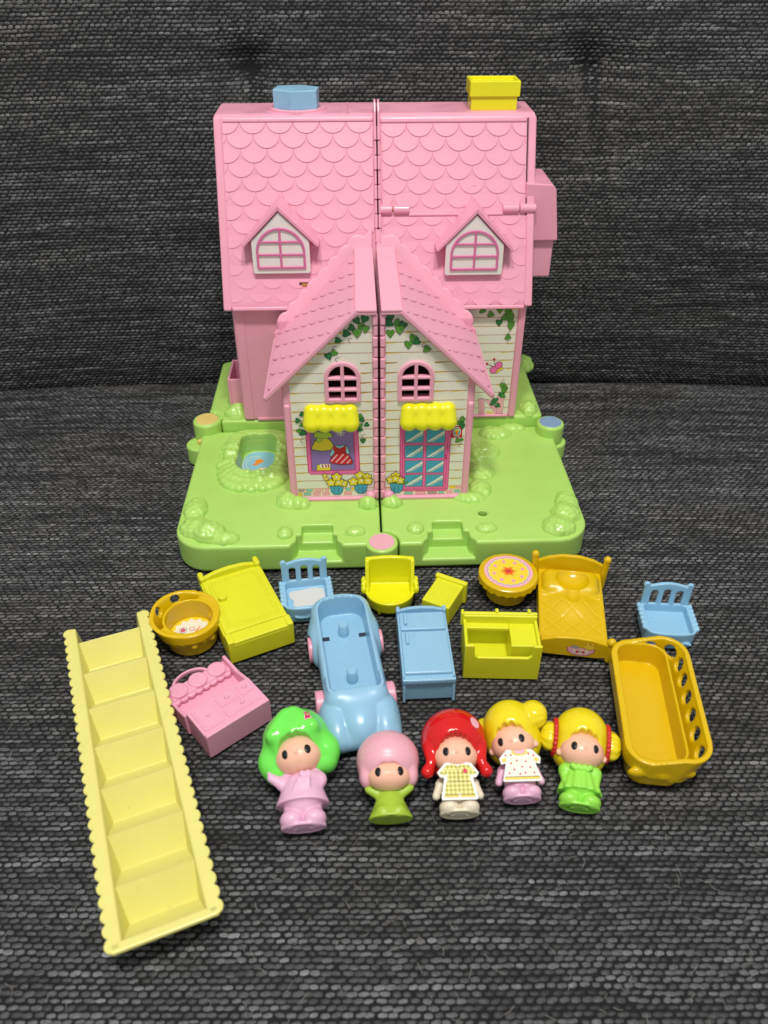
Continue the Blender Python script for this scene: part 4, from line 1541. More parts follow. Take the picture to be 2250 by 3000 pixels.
# ---- round basket seat and long tub, same moulding
def tub(P, hx, hy, r, h, back, holes, zc=1.2, gap=0.55, wall=0.2, floor=0.55, rise=0.35, hr=0.36):
    """back: unit direction of the raised pierced rail"""
    x, y, z = P
    taper = (h - z) * 0.06
    d2 = rect2(x, y, hx, hy, r) + taper
    body = slab(d2, z, 0, h, 0.12)
    cav = np.maximum(d2 + wall, floor - z)
    d = smax(body, -cav, 0.06)
    t = x * back[0] + y * back[1]
    ab0, ab1 = abs(back[0]), abs(back[1])
    gap = gap * (0.35 + 0.65 * np.clip((z - zc) / (h - zc), 0, 1.3))       # the rail leans outwards
    e2 = rect2(x - back[0] * gap / 2, y - back[1] * gap / 2, hx + 0.06 + ab0 * gap / 2, hy + 0.06 + ab1 * gap / 2,
               min(r + 0.2, hx + 0.05))
    span = ab0 * hx + ab1 * hy
    top = h + 0.03 + rise * np.clip((t + 0.3 * span) / span, 0, 1.0)
    low = zc + 0.25 * np.clip(-t / span, -1, 1)
    ring = np.maximum(np.abs(e2) - 0.15, np.maximum(low - z, z - top))
    fill = np.maximum(np.maximum(e2 - 0.15, -(d2 + wall)), np.maximum(np.maximum(low - z, z - h), t - 0.30 * span))
    ring = np.minimum(ring, fill) * 0.9
    hd = None
    for a, b in holes:
        q = cap(P, a, b, hr)
        hd = q if hd is None else np.minimum(hd, q)
    ring = smax(ring, -hd, 0.05)
    # collar stops on the open side
    return smin(d, ring, 0.08)


bk = empty('toy_tub_chair', (-13.05, 38.7, 0), 0, 'round amber basket chair with pierced rim and printed tea table inside', 'toy basket')
bdir = (-0.85, 0.53)
bh = []
for dg in (-62, -22, 18, 58, 110, 150, 200, 250):
    a = math.atan2(bdir[1], bdir[0]) + R(dg)
    zz = 1.95 if abs(dg) < 70 else 1.55
    bh.append(((1.2 * math.cos(a), 1.2 * math.sin(a) + 0, zz), (3.4 * math.cos(a), 3.4 * math.sin(a), zz)))


def basket_f(P):
    d = tub(P, 1.78, 1.78, 1.77, 2.1, bdir, bh[1:3], zc=1.2, gap=0.62, rise=0.22, hr=0.32)
    ang = np.arctan2(P[1], P[0])
    r_ = np.sqrt(P[0] ** 2 + P[1] ** 2)
    for k in range(10):
        a = R(200 + 22 * k)
        c = (1.66 * math.cos(a), 1.66 * math.sin(a), 1.0 + 0.25 * (k % 2))
        d = smin(d, ell(P, c, (0.42, 0.42, 0.42)) + 0.12, 0.06)
    return d


sdf('basket_body', basket_f, (-3.6, -2.6, -0.1), (2.7, 3.4, 3.1), 0.075, 'amber', bk)
pt = Print()
pt.ell(0, 0, 1.6, 1.6, 'i_yel', 0, 36)
pt.add([(1.36 * (0.93 + 0.07 * math.cos(14 * a)) * math.cos(a), 1.36 * (0.93 + .07 * math.cos(14 * a)) * math.sin(a)) for a in [2 * math.pi * i / 84 for i in range(84)]], 'i_white', 1)
for x, y, r_, c, c2 in ((0.6, 0.05, .36, 'i_orange', 'i_red'), (-0.05, 0.35, .2, 'i_red', 'i_white'), (-0.65, 0.2, .28, 'i_grey', 'i_mag'), (-0.1, -0.6, .3, 'i_grey', 'i_orange')):
    pt.ell(x, y, r_, r_, c, 2)
    pt.ell(x, y, r_ * .8, r_ * .8, 'i_white', 3)
    pt.flower(x, y, r_ * .7, c2, 'i_rose', 4, out=None)
pt.line((0.22, 0.1), (0.42, 0.62), 0.08, 'i_orange', 3)
pt.build('printed_tea_table', bk, lambda u, v, o: (u, v, 0.55 + o))

tb = empty('toy_bathtub', (15.85, 31.6, 0), -6.5, 'long amber tub with pierced side rail beside the yellow-haired dolls', 'toy tub')
th_ = [((1.75, y, 2.15), (3.6, y, 1.75)) for y in (-3.5, -2.15, -0.8, 0.55, 1.9, 3.15)] + [((0.6, 3.5, 2.05), (0.9, 6.5, 2.05)), ((1.6, 3.6, 2.05), (3.0, 6.2, 2.05))]


def tub_f(P):
    d = tub(P, 1.66, 4.6, 1.1, 2.3, (1.0, 0.0), th_, zc=1.0, gap=0.80, wall=0.18, floor=0.75, rise=0.5, hr=0.42)
    for k, (x, y, z) in enumerate(((-1.2, -4.62, 1.3), (0.2, -4.66, 1.3), (1.5, -4.5, 1.5))):
        d = smin(d, ell(P, (x, y, z), (0.5, 0.22, 0.36)), 0.08)
    # shallow collar skirt keeps below the open side
    return np.maximum(d, np.where(P[0] < -1.0, P[2] - 2.38, -9))


sdf('tub_body', tub_f, (-2.7, -5.4, -0.1), (3.5, 5.4, 3.2), 0.085, 'amber', tb)

# ---- blue chairs


def blue_chair(name, loc, rz, label):
    c = empty(name, loc, rz, label, 'toy chair', 'blue toy chairs')

    def seat(P):
        x, y, z = P
        d2 = rect2(x, y, 1.72, 1.6, 0.45)
        d2 = smax(d2, np.sqrt(x ** 2 + ((y - 1.3) * 0.93) ** 2) - 2.85, 0.3)
        body = slab(d2 + (1.5 - z) * 0.06, z, 0.0, 1.45, 0.12)
        cav = np.maximum(rect2(x, y - 0.02, 1.42, 1.32, 0.25) + (1.5 - z) * .05, 0.8 - z)
        d = smax(body, -cav, 0.06)
        for s in (-1, 1):
            for k in range(6):
                d = smin(d, ell(P, (s * 1.74, 1.3 - 0.42 * k, 1.32), (0.16, 0.24, 0.22)), 0.05)
        for k in range(6):
            xx = -1.35 + 0.45 * k
            yy = 1.3 - math.sqrt(max(0.1, 2.85 ** 2 - xx ** 2)) / 0.93
            d = smin(d, cap(P, (xx, max(yy, -1.6) + .1, 0.55 + 0.08 * (k % 2)), (xx + .4, max(yy, -1.6) + .1, 0.5), 0.1), 0.05)
        return d
    sdf('seat', seat, (-2.1, -2.0, -0.1), (2.1, 1.8, 1.8), 0.07, 'chairblue', c)

    def back(P):
        x, y, z = P
        zt = 3.05 + 0.28 * np.cos(np.clip(x / 1.25, -1, 1) * math.pi / 2) ** 1
        d2 = np.maximum(np.abs(x) - 1.62, np.maximum(0.9 - z, z - zt))
        for s in (-1, 1):
            d2 = smin(d2, np.sqrt((x - s * 1.45) ** 2 + (z - 3.1) ** 2) - 0.22, 0.1)
        for cx in (-0.85, 0.0, 0.85):
            hole = np.minimum(np.sqrt((x - cx) ** 2 + (z - 2.45 - (.1 if cx == 0 else 0)) ** 2) - 0.24, rect2(x - cx, z - 1.95, 0.24, 0.52 + (.1 if cx == 0 else 0), 0.02))
            d2 = np.maximum(d2, -hole)
        return slab(d2, y, 1.35, 1.62, 0.07)
    sdf('backrest', back, (-1.9, 1.2, 0.8), (1.9, 1.8, 3.6), 0.06, 'chairblue', c)
    return c


ch1 = blue_chair('toy_chair', (-5.45, 41.75, 0), 9.5, 'pale blue toy chair with torn white paper on its seat')
tp = Print()
tp.add([(-1.25, .75), (-1.1, .95), (-.4, 1.0), (.1, 1.08), (.7, 1.1), (1.0, .98), (1.25, .9), (1.3, .3), (1.25, -.5), (1.05, -.8), (.6, -.72), (.2, -.85), (-.3, -.95), (-.8, -.85), (-1.0, -.5), (-.92, -.1), (-1.15, .2)], 'i_paper', 0)
tp.build('torn_paper', ch1, lambda u, v, o: (u, v, 0.81 + o + 0.05 * max(0, u) * max(0, v)))
blue_chair('toy_chair', (19.3, 39.2, 0), -4.0, 'pale blue toy chair with bare seat at far right')

# ---- yellow armchair
ac = empty('toy_armchair', (0.42, 42.1, 0), 1, 'lemon yellow toy tub armchair in front of the pink hinge cap', 'toy armchair')


def arm_f(P):
    x, y, z = P
    d2 = np.where(y > 0.2, rect2(x, y, 1.75, 1.55, 0.5), np.sqrt(x ** 2 + ((y - 0.2) * 1.05) ** 2) - 1.78)
    d2 = np.maximum(d2, y - 1.55)
    seatb = slab(d2 + (1.3 - z) * 0.16, z, 0.25, 1.35, 0.12)
    cav = np.maximum(np.where(y > 0.2, np.abs(x) - 1.5, np.sqrt(x ** 2 + ((y - 0.2) * 1.05) ** 2) - 1.52), np.maximum(y - 1.22, 1.0 - z))
    d = smax(seatb, -cav, 0.08)
    zt = 3.25 + 0.12 * np.cos(x * 1.1)
    bk2 = np.maximum(np.abs(x) - 1.66, np.maximum(1.0 - z, z - zt))
    bck = slab(bk2, y, 1.2, 1.52, 0.1)
    d = smin(d, bck, 0.15)
    for s in (-1, 1):
        wing = slab(np.maximum(np.abs(x - s * 1.6) - 0.14, np.maximum(0.2 - y, y - 1.5)) + 0 * z, z, 1.0, 3.2, 0.08)
        wing = np.maximum(wing, (z - 3.3) + np.maximum(0, 1.1 - y) * 2.2)
        d = smin(d, wing, 0.12)
        for k in range(3):
            d = smin(d, ell(P, (s * 1.86, 0.85 - 0.48 * k, 1.5), (0.2, 0.28, 0.36)), 0.08)
        d = smin(d, cap(P, (s * 0.75, -1.0, 0.12), (s * 0.75, -1.0, 0.5), 0.14), 0.1)
    return d


sdf('shell', arm_f, (-2.4, -2.0, -0.1), (2.4, 1.8, 3.7), 0.07, 'yellow', ac)

# ---- small yellow cabinet tipped over
bn = empty('toy_bin', (2.62, 40.85, 0), -27.5, 'small lemon yellow toy cabinet tipped over behind the blue fridge', 'toy cabinet')
box('body', (0, 0, 0), (2.05, 2.65, 1.65), 'mattyellow', bn, 0.07)
lid = box('lid', (-0.18, 2.55, 0.0), (2.25, 2.95, 1.85), 'mattyellow', bn, 0.12, 3)
box('front_panel', (0.25, 0.35, 1.6), (1.8, 2.3, 1.69), 'mattyellow', bn, 0.04)
frill((0.5, 0.65), (1.55, 2.0), 0.3, 'panel_frill', 1.69, bn, 'mattyellow', 0.1)
for k in range(9):
    box('vent_rib', (0.12 + k * .21, -0.02, 1.15), (0.2 + k * .21, 0.05, 1.55), 'mattyellow', bn, 0.02)

# ---- blue refrigerator lying on its back
fg = empty('toy_fridge', (1.15, 33.35, 0), 3.0, 'sky blue toy refrigerator lying on its back beside the car', 'toy fridge')
box('body', (0.1, 0.03, 0), (3.22, 6.0, 1.85), 'blue', fg, 0.05)
for x0, x1 in ((0.02, 0.2), (3.12, 3.3)):
    prism('side_panel', [(-0.2, 0.0), (0.05, 0.0), (6.05, 0.0), (6.05, 1.9), (0.0, 1.9)], x0, x1, 'blue', fg, 'x', 0.03)
box('base_plate', (0.0, -0.1, 1.55), (3.32, 0.3, 1.9), 'blue', fg, 0.05)
for k in range(17):
    box('vent_rib', (0.35 + k * .14, -0.14, 1.62), (0.42 + k * .14, -0.06, 1.84), 'blue', fg, 0.01)
for y0, y1 in ((0.38, 4.0), (4.15, 5.75)):
    d_ = box('door', (0.14, y0, 1.8), (3.18, y1, 2.06), 'blue', fg, 0.1)
    yh = y1 - 0.25
    box('handle', (0.42, yh - 1.0, 2.02), (0.62, yh, 2.3), 'blue', d_, 0.06)
prism('crest', [(0.1, 0.9), (3.22, 0.9), (3.22, 2.0), (2.5, 2.22), (1.66, 2.3), (0.8, 2.22), (0.1, 2.0)], 5.9, 6.15, 'blue', fg, 'y', 0.06)
for x in (0.1, 3.22):
    box('finial', (x - .13, 5.75, 1.2), (x + .13, 6.25, 2.2), 'blue', fg, 0.1, 2)

# ---- yellow desk
dk = empty('toy_desk', (5.1, 35.15, 0), -1.5, 'lemon yellow open toy sink unit with notched front', 'toy sink unit')
WX, DY = 4.85, 2.85
prism('front_wall', [(0, 0), (WX, 0), (WX, 3.0), (WX - .55, 3.0), (WX - .6, 2.15), (WX - .8, 1.95), (0.85, 1.95), (0.65, 2.15), (0.6, 3.0), (0.0, 3.0)], 0.0, 0.22, 'mattyellow', dk, 'y', 0.06)
box('back_wall', (0, DY - .22, 0), (WX, DY, 3.05), 'mattyellow', dk, 0.07)
box('side_wall', (0.02, 0.2, 0), (0.22, DY - .2, 2.75), 'mattyellow', dk, 0.05)
box('side_wall', (WX - .22, 0.2, 0), (WX - .02, DY - .2, 2.75), 'mattyellow', dk, 0.05)
box('floor', (0.2, 0.2, 0.3), (WX - .2, DY - .2, 0.6), 'mattyellow', dk, 0.02)
box('block', (3.0, 0.6, 0.5), (WX - .2, DY - .2, 2.45), 'mattyellow', dk, 0.06)
box('ledge', (0.2, DY - .7, 2.2), (3.0, DY - .2, 2.45), 'mattyellow', dk, 0.05)
box('back_rail', (-0.1, DY - .1, 2.75), (WX + .02, DY + .18, 3.15), 'mattyellow', dk, 0.1)
for x in (2.1, 4.2):
    box('lug', (x, DY - .02, 2.9), (x + .22, DY + .3, 3.3), 'mattyellow', dk, 0.06)
box('corner_bead', (-0.14, DY - .25, 2.2), (0.06, DY + .2, 3.3), 'mattyellow', dk, 0.08)

# ---- round table
tbt = empty('toy_table', (8.9, 43.35, 0), 0, 'round amber toy table with flower-printed top', 'toy table')


def skirt(a, j, r, h):
    if j in (3, 4):
        return (r + 0.02 * math.cos(22 * a), h - 0.09 * abs(math.cos(11 * a)))
    return r, h


lathe('table_top', [(0, 2.0), (1.98, 2.0), (2.1, 1.9), (2.14, 1.5), (2.02, 1.5), (1.9, 1.75), (0, 1.75)], 'amber', tbt, (0, 0, 0), 132, wob=skirt)
lathe('pedestal', [(1.25, 1.8), (1.3, 1.0), (1.45, 0.15), (1.45, 0.0), (0, 0)], 'amber', tbt, (0, 0, 0), 48)
tt = Print()
tt.ell(0, 0, 1.72, 1.72, 'i_rose', 0, 48)
sc = lambda r, m, n, amp: [(r * (1 - amp + amp * math.cos(n * a)) * math.cos(a), r * (1 - amp + amp * math.cos(n * a)) * math.sin(a)) for a in [2 * math.pi * i / m for i in range(m)]]
tt.add(sc(1.55, 120, 20, 0.025), 'i_grey', 1)
tt.add(sc(1.48, 120, 20, 0.025), 'i_white', 2)
tt.add(sc(1.44, 120, 20, 0.025), 'i_yel', 3)
tt.add(sc(0.62, 60, 6, 0.1), 'i_gold', 4)
tt.add(sc(0.5, 60, 6, 0.14), 'i_orange', 5)
tt.add(sc(0.34, 60, 6, 0.16), 'i_coral', 6)
tt.ell(0, 0, .1, .1, 'i_mag', 7, 12)
for k in range(8):
    a = R(45 * k + 12)
    tt.flower(1.05 * math.cos(a), 1.05 * math.sin(a), .17, 'i_rose', 'i_mag', 5, out=None)
tt.build('printed_top', tbt, lambda u, v, o: (u, v, 2.0 + o))

# ---- bed
bd = empty('toy_bed', (12.45, 36.95, 0), -8.0, 'amber toy bed with moulded pillow hollow and quilted cover', 'toy bed')


def bed_f(P):
    x, y, z = P
    body = rbox(P, (0, 3.75, 0.75), (2.25, 3.7, 0.72), 0.15)
    pil = rbox(P, (0, 5.75, 1.2), (2.05, 1.25, 0.82), 0.72)
    d = smin(body, pil, 0.12)
    d = smax(d, -ell(P, (0.1, 5.75, 2.2), (1.2, 1.15, 0.85)), 0.06)
    hump = ell(P, (0.1, 3.7, 0.9), (1.6, 1.6, 0.95))
    d = smin(d, hump, 0.5)
    d = smax(d, -ell(P, (0.1, 4.3, 2.2), (0.62, 0.9, 0.7)), 0.15)
    # quilting grooves
    g = np.minimum(np.abs(np.sin((x + y * 0.9) * math.pi / 1.35)), np.abs(np.sin((x - y * 0.9) * math.pi / 1.35)))
    q = np.clip(1 - g / 0.16, 0, 1) * 0.07 * np.clip((4.1 - y) / 0.5, 0, 1) * np.clip((z - 0.9) * 3, 0, 1) * np.clip((2.1 - np.abs(x)) * 6, 0, 1)
    d = d + q
    for s in (-1, 1):
        for k in range(6):
            d = smin(d, sph(P, (s * (0.95 + 0.2 * k), 4.5 - 0.02 * k, 1.47), 0.1), 0.05)
    return d


sdf('mattress', bed_f, (-2.6, -0.2, -0.1), (2.6, 7.7, 2.4), 0.075, 'amber', bd)
prism('headboard', [(-2.35, 0.2), (2.35, 0.2), (2.35, 2.2), (1.6, 2.6), (0.6, 2.85), (-0.6, 2.85), (-1.6, 2.6), (-2.35, 2.2)], 7.1, 7.4, 'amber', bd, 'y', 0.09)
prism('footboard', [(-2.3, 0.35), (-1.6, 0.25), (1.6, 0.25), (2.3, 0.35), (2.3, 1.5), (1.2, 1.85), (0, 1.95), (-1.2, 1.85), (-2.3, 1.5)], -0.12, 0.16, 'amber', bd, 'y', 0.08)


def post(x, y, zt, r0, r1, lean):
    def f(P):
        d = cap(P, (x, y, 0.2), (x + lean, y, zt - r1), r0, r1)
        return smin(d, sph(P, (x + lean, y, zt - r1), r1 * 1.12), 0.05)
    sdf('bedpost', f, (x - .6, y - .5, -0.1), (x + .6, y + .5, zt + .2), 0.055, 'amber', bd)


for s in (-1, 1):
    post(s * 2.42, 7.2, 3.0, 0.25, 0.24, s * 0.12)
    post(s * 2.4, 0.02, 2.0, 0.27, 0.27, 0.0)
fs = Print()
bowl = [(-.85, 1.42), (-.8, 1.0), (-.5, .7), (0, .58), (.5, .7), (.8, .98), (.88, 1.35)]
fs.add([(x * 1.06, z * 1.02 - .02) for x, z in bowl], 'i_mag', 0)
fs.add(bowl, 'i_rose', 1)
fs.add([(-.55, 1.2), (-.4, .9), (0, .78), (.4, .88), (.6, 1.2)], 'i_white', 2)
fs.add([(-.3, 1.15), (-.28, .85), (0, 1.0), (.28, .85), (.3, 1.15), (0, 1.05)], 'i_red', 3)
fs.ell(.52, 1.55, .36, .26, 'i_orange', 4)
fs.ell(.52, 1.56, .33, .23, 'i_yel', 5)
for x, a in ((.38, .08), (.7, -.05)):
    fs.ell(x, 1.86, .11, .24, 'i_orange', 3.4)
    fs.ell(x, 1.86, .08, .2, 'i_yel', 3.6)
fs.add([(-.7, 1.45), (-.2, 1.35), (-.1, 1.55), (-.55, 1.66)], 'i_grey', 4)
fs.build('printed_sticker', bd, lambda u, v, o: (u + 0.5, -0.12 - o, v * 0.86 - 0.08))

# ---- blue car with pink wheels
car = empty('toy_car', (-2.15, 34.95, 0), 190, 'sky blue open-top toy car with pink wheels', 'toy car')


def car_f(P):
    x, y, z = P
    ax_ = np.abs(x)
    A = (ax_, y, z)
    d = rbox(P, (0, -0.9, 1.5), (1.95, 4.75, 1.15), 0.9)
    rear = ell(P, (0, -3.9, 1.55), (2.0, 2.05, 1.55))
    d = smin(d, rear, 0.5)
    d = smin(d, ell(P, (0, 3.5, 1.1), (1.5, 2.3, 1.35)), 0.35)
    d = smin(d, ell(A, (1.42, 3.75, 0.98), (1.0, 2.1, 1.12)), 0.14)
    d = smin(d, rbox(P, (0, 4.1, 0.8), (2.35, 1.75, 0.58), 0.56), 0.35)
    d = smin(d, ell(A, (1.72, -2.7, 1.05), (0.75, 2.1, 1.15)), 0.2)
    d = smin(d, ell(A, (1.35, 5.0, 1.35), (0.3, 0.3, 0.34)), 0.12)
    d = smin(d, ell(A, (0.95, 5.35, 0.95), (0.4, 0.3, 0.25)), 0.15)
    d = smax(d, 0.22 - z, 0.1)
    # cockpit rim rises to the rear, raked windscreen lip in front
    rimz = 2.35 + 0.09 * np.clip(-y - 1.5, 0, 4) ** 1.3
    d = smax(d, z - np.where(y < 2.4, rimz, 9), 0.12)
    c2 = rect2(x, y + 1.15, 1.52, 3.95, 0.95)
    c2 = np.where(y > 0, rect2(x, y + 1.15, 1.52, 3.95, 0.35), c2)
    lip = np.maximum(np.abs(c2 - 0.12) - 0.12, np.maximum(2.0 - z, z - 2.55))
    lip = np.maximum(lip, 1.6 - y)
    d = smin(d, lip, 0.1)
    cav = np.maximum(c2 - (z - 2.0) * 0.06, 1.05 - z)
    d = smax(d, -cav, 0.08)
    # wheel arches
    for wy in (2.3, -2.3):
        d = smax(d, -cyl(A, (2.5, wy, 0.8), 0.98, 0.6, 0, 0.05), 0.05)
    # scallops inside the rear rim
    for k in range(5):
        a = R(-90 + (k - 2) * 17)
        d = smax(d, -sph(P, (1.75 * math.cos(a) * 0.85, -4.0 + 1.35 * math.sin(a), rimz.max() - 0.1), 0.2), 0.1)
    return d


cb_ = sdf('body', car_f, (-2.9, -6.2, 0.0), (2.9, 6.1, 3.3), 0.085, 'blue', car)
for y in (-3.2, 0.9):
    lathe('seat_peg', [(0, .95), (.26, .95), (.33, .87), (.36, 0), (0, 0)], 'blue', car, (0, y, 1.0), 24)
for x, y in ((-1.2, 2.1), (1.2, 2.1), (-1.25, -2.9), (1.25, -2.9)):
    box('axle_slot', (x - .26, y - .16, 0.8), (x + .26, y + .16, 1.09), 'slot', car, 0.0)
for sx in (-1, 1):
    for wy in (2.3, -2.3):
        w_ = lathe('wheel', [(0, .1), (.5, .1), (.58, .24), (.78, .26), (.85, .18), (.85, -.22), (.78, -.28), (0, -.28)] if sx > 0 else
                   [(0, -.1), (.5, -.1), (.58, -.24), (.78, -.26), (.85, -.18), (.85, .22), (.78, .28), (0, .28)], 'pink', car, (sx * 2.2, wy, 0.85), 36, 'x')
        lathe('hubcap', [(0, .05 * sx), (.3, .04 * sx), (.34, 0), (.34, -.05 * sx)], 'pink_trim', w_, (sx * 2.32, wy, 0.85), 20, 'x')


# ================================================================== DOLLS
HC = (0.0, 4.35, 0.0)          # centre of the hair cap
FC = (0.0, 3.28, 0.32)         # centre of the face ball


def doll(loc, rz, label, hair_mat, body_mat, hair_f, body_f, size=1.0, turn=0.0, tilt=13.0, fc=FC, hc=HC, fr=(1.26, 1.06, 1.16), eyes=(0.62, -0.22), ears=True, droop=0.0):
    root = empty('toy_doll', loc, 0, label, 'doll', 'vinyl dolls lying in a row', rot=(R(tilt), 0, R(rz)))
    root.scale = (size,) * 3
    # body: one moulded piece
    sdf('body', body_f, (-2.2, -0.15, -1.2), (2.2, 3.8, 1.6), 0.06, body_mat, root)
    head = empty_head = None

    # the head turns about the doll's long axis and nods sideways
    ct, st_ = math.cos(R(turn)), math.sin(R(turn))
    cd, sd = math.cos(R(droop)), math.sin(R(droop))

    def H(P):
        x, y, z = P
        y0 = fc[1] - 0.6
        xx, yy = x * cd + (y - y0) * sd, -x * sd + (y - y0) * cd + y0
        return (xx * ct - z * st_, yy, xx * st_ + z * ct)

    def Hinv(p):
        x, y, z = p
        x, z = x * ct + z * st_, -x * st_ + z * ct
        y0 = fc[1] - 0.6
        return (x * cd - (y - y0) * sd, x * sd + (y - y0) * cd + y0, z)

    def face_q(Q):
        d = ell(Q, fc, fr)
        d = smin(d, ell(Q, (0, fc[1] - 0.28, fc[2] + 0.22), (1.16, 0.72, 0.92)), 0.25)
        d = smin(d, sph(Q, (0, fc[1] - 0.32, fc[2] + fr[2] + 0.06), 0.075), 0.07)
        if ears:
            for s in (-1, 1):
                d = smin(d, ell(Q, (s * (fr[0] + 0.02), fc[1] - 0.3, fc[2] + 0.1), (0.17, 0.22, 0.14)), 0.06)
        return d

    def face(P):
        return face_q(H(P))
    fo = sdf('face', face, (-1.9, fc[1] - 1.6, -1.4), (1.9, fc[1] + 1.5, fc[2] + 1.8), 0.055, 'skin', root)
    for s in (-1, 1):
        ex, ey = s * eyes[0], fc[1] + eyes[1]
        zs = np.linspace(fc[2] + 2.2, fc[2], 800)
        dz = face_q((np.full(800, ex), np.full(800, ey), zs))
        ez = float(zs[np.argmax(dz < 0)])
        g = lambda dx, dy, dz_: float(face_q((np.array([ex + dx]), np.array([ey + dy]), np.array([ez + dz_])))[0])
        n = Vector((g(.02, 0, 0) - g(-.02, 0, 0), g(0, .02, 0) - g(0, -.02, 0), g(0, 0, .02) - g(0, 0, -.02))).normalized()
        p = Vector((ex, ey, ez))
        V, F = [], []
        t1 = n.cross(Vector((0, 1, 0))).normalized()
        t2 = t1.cross(n)
        rings = ((0.0, .03), (.55, .025), (.85, .012), (1.0, -.06))
        for (rr0, hh0) in rings:
            for i in range(16):
                a = 2 * math.pi * i / 16
                V.append(Hinv(p + t1 * (0.20 * rr0 * math.cos(a)) + t2 * (0.265 * rr0 * math.sin(a)) + n * hh0))
        for k in range(3):
            for i in range(16):
                F.append((k * 16 + i, k * 16 + (i + 1) % 16, (k + 1) * 16 + (i + 1) % 16, (k + 1) * 16 + i))
        link('eye', py_mesh('eye', V, F), 'black', fo, True)
    ho = sdf('hair', lambda P: hair_f(H(P), fc), (-2.9, 1.4, -2.2), (2.9, 7.0, 2.3), 0.065, hair_mat, root)
    return root, fo, ho, Hinv


def cap_hair(Q, fc, rad=(1.86, 1.70, 1.78), bangs=7, fringe=0.24, open_w=1.13, drop=0.0):
    """mushroom cap of hair with the face opening cut out and a lobed fringe"""
    d = ell(Q, (0, fc[1] + 1.07, 0), rad)
    skirt_ = ell(Q, (0, fc[1] + 0.25 + drop, -0.30), (1.62, 1.42, 1.40))
    d = smin(d, skirt_, 0.35)
    wave = 0.17 * np.abs(np.sin(Q[0] / open_w * bangs * math.pi / 2 + (0 if bangs % 2 else math.pi / 2)))
    cut = ell((Q[0], Q[1] - wave + 0.08, Q[2]), (0, fc[1] - 0.5, fc[2] + 1.15), (open_w, 1.22, 1.65))
    return smax(d, -cut, 0.12)


def shoes(P, w=1.12, dpt=0.74):
    x, y, z = P
    sole = np.sqrt((x / (w * 0.96)) ** 2 + ((z - 0.06) / (dpt * 0.93)) ** 2 + 1e-9)
    d = slab((sole - 1) * dpt * 0.95, y, 0.0, 0.17, 0.06)
    for s in (-1, 1):
        d = smin(d, ell(P, (s * w * 0.48, 0.36, 0.22), (w * 0.50, 0.42, 0.66)), 0.04)
    # keyhole recess in the sole
    ring = np.maximum(np.abs(np.sqrt((x / 0.70) ** 2 + (z / 0.42) ** 2) - 1) * 0.45 - 0.1, y - 0.16)
    return smax(d, -ring, 0.04)


# -- green hair, lilac coat
def body_green(P):
    x, y, z = P
    d = cap(P, (0, 2.75, -0.05), (0, 1.35, 0), 0.48, 0.98)
    hem = slab(np.sqrt(x ** 2 + (z * 1.18) ** 2) - (1.42 - (y - 1.0) * 0.46), y, 1.0, 2.2, 0.08)
    d = smin(d, hem, 0.2)
    leg = np.minimum(cap(P, (-0.5, 1.1, 0.0), (-0.54, 0.5, 0.0), 0.48), cap(P, (0.5, 1.1, 0.0), (0.54, 0.5, 0.0), 0.48))
    d = smin(d, leg, 0.04)
    d = smin(d, shoes(P, 1.22, 0.78), 0.1)
    d = smin(d, cap(P, (-0.45, 2.5, 0), (-1.05, 2.0, 0.15), 0.3, 0.3), 0.12)
    d = smin(d, cap(P, (-1.05, 2.0, 0.15), (-1.62, 2.28, 0.3), 0.29, 0.2), 0.06)
    for k in range(4):
        d = smin(d, sph(P, (-1.66 - 0.05 * (k % 2), 2.2 + 0.09 * k, 0.33), 0.1), 0.03)
    d = smin(d, cap(P, (0.45, 2.55, 0), (0.98, 2.02, 0.25), 0.34, 0.34), 0.12)
    d = smin(d, cap(P, (0.98, 2.02, 0.25), (0.35, 2.12, 0.75), 0.32, 0.24), 0.08)
    for s in (-1, 1):
        d = smin(d, ell(P, (s * 0.32, 2.72, 0.42), (0.34, 0.14, 0.14)), 0.05)
    d = smin(d, rbox(P, (0.12, 1.72, 0.92), (0.36, 0.28, 0.14), 0.09), 0.05)
    d = smin(d, sph(P, (0.05, 2.16, 0.82), 0.17), 0.05)
    d = smin(d, cap(P, (-0.25, 1.75, 0.9), (-0.42, 1.35, 1.0), 0.1, 0.06), 0.04)
    d = smin(d, sph(P, (0, 2.95, 0.35), 0.17), 0.05)
    return d


def hair_green(Q, fc):
    d = cap_hair(Q, fc, (1.85, 1.66, 1.75), 5, 0.32, 1.14)
    for s in (-1, 1):
        d = smin(d, ell(Q, (s * 1.55, fc[1] + 0.1, -0.05), (0.72, 0.92, 0.8)), 0.35)
        d = smin(d, ell(Q, (s * 1.28, fc[1] - 0.62, -0.2), (0.66, 0.5, 0.7)), 0.2)
        d = smin(d, cap(Q, (s * 0.25, fc[1] + 2.1, 1.2), (s * 1.1, fc[1] + 1.0, 1.35), 0.3, 0.35), 0.35)
    wave = 0.16 * np.abs(np.sin(Q[0] * 2.3))
    cut = ell((Q[0], Q[1] - wave + 0.06, Q[2]), (0, fc[1] - 0.5, fc[2] + 1.1), (1.14, 1.2, 1.6))
    return smax(d, -cut, 0.15)


g_, gf, gh, gi = doll((-4.27, 24.0, 0.75), 6, 'doll with glossy green bobbed hair and lilac coat', 'hairgreen', 'lilac', hair_green, lambda P: body_green((P[0], P[1] / 1.2, P[2])), 1.04, turn=-6, droop=8, fc=(0, 3.85, 0.32))


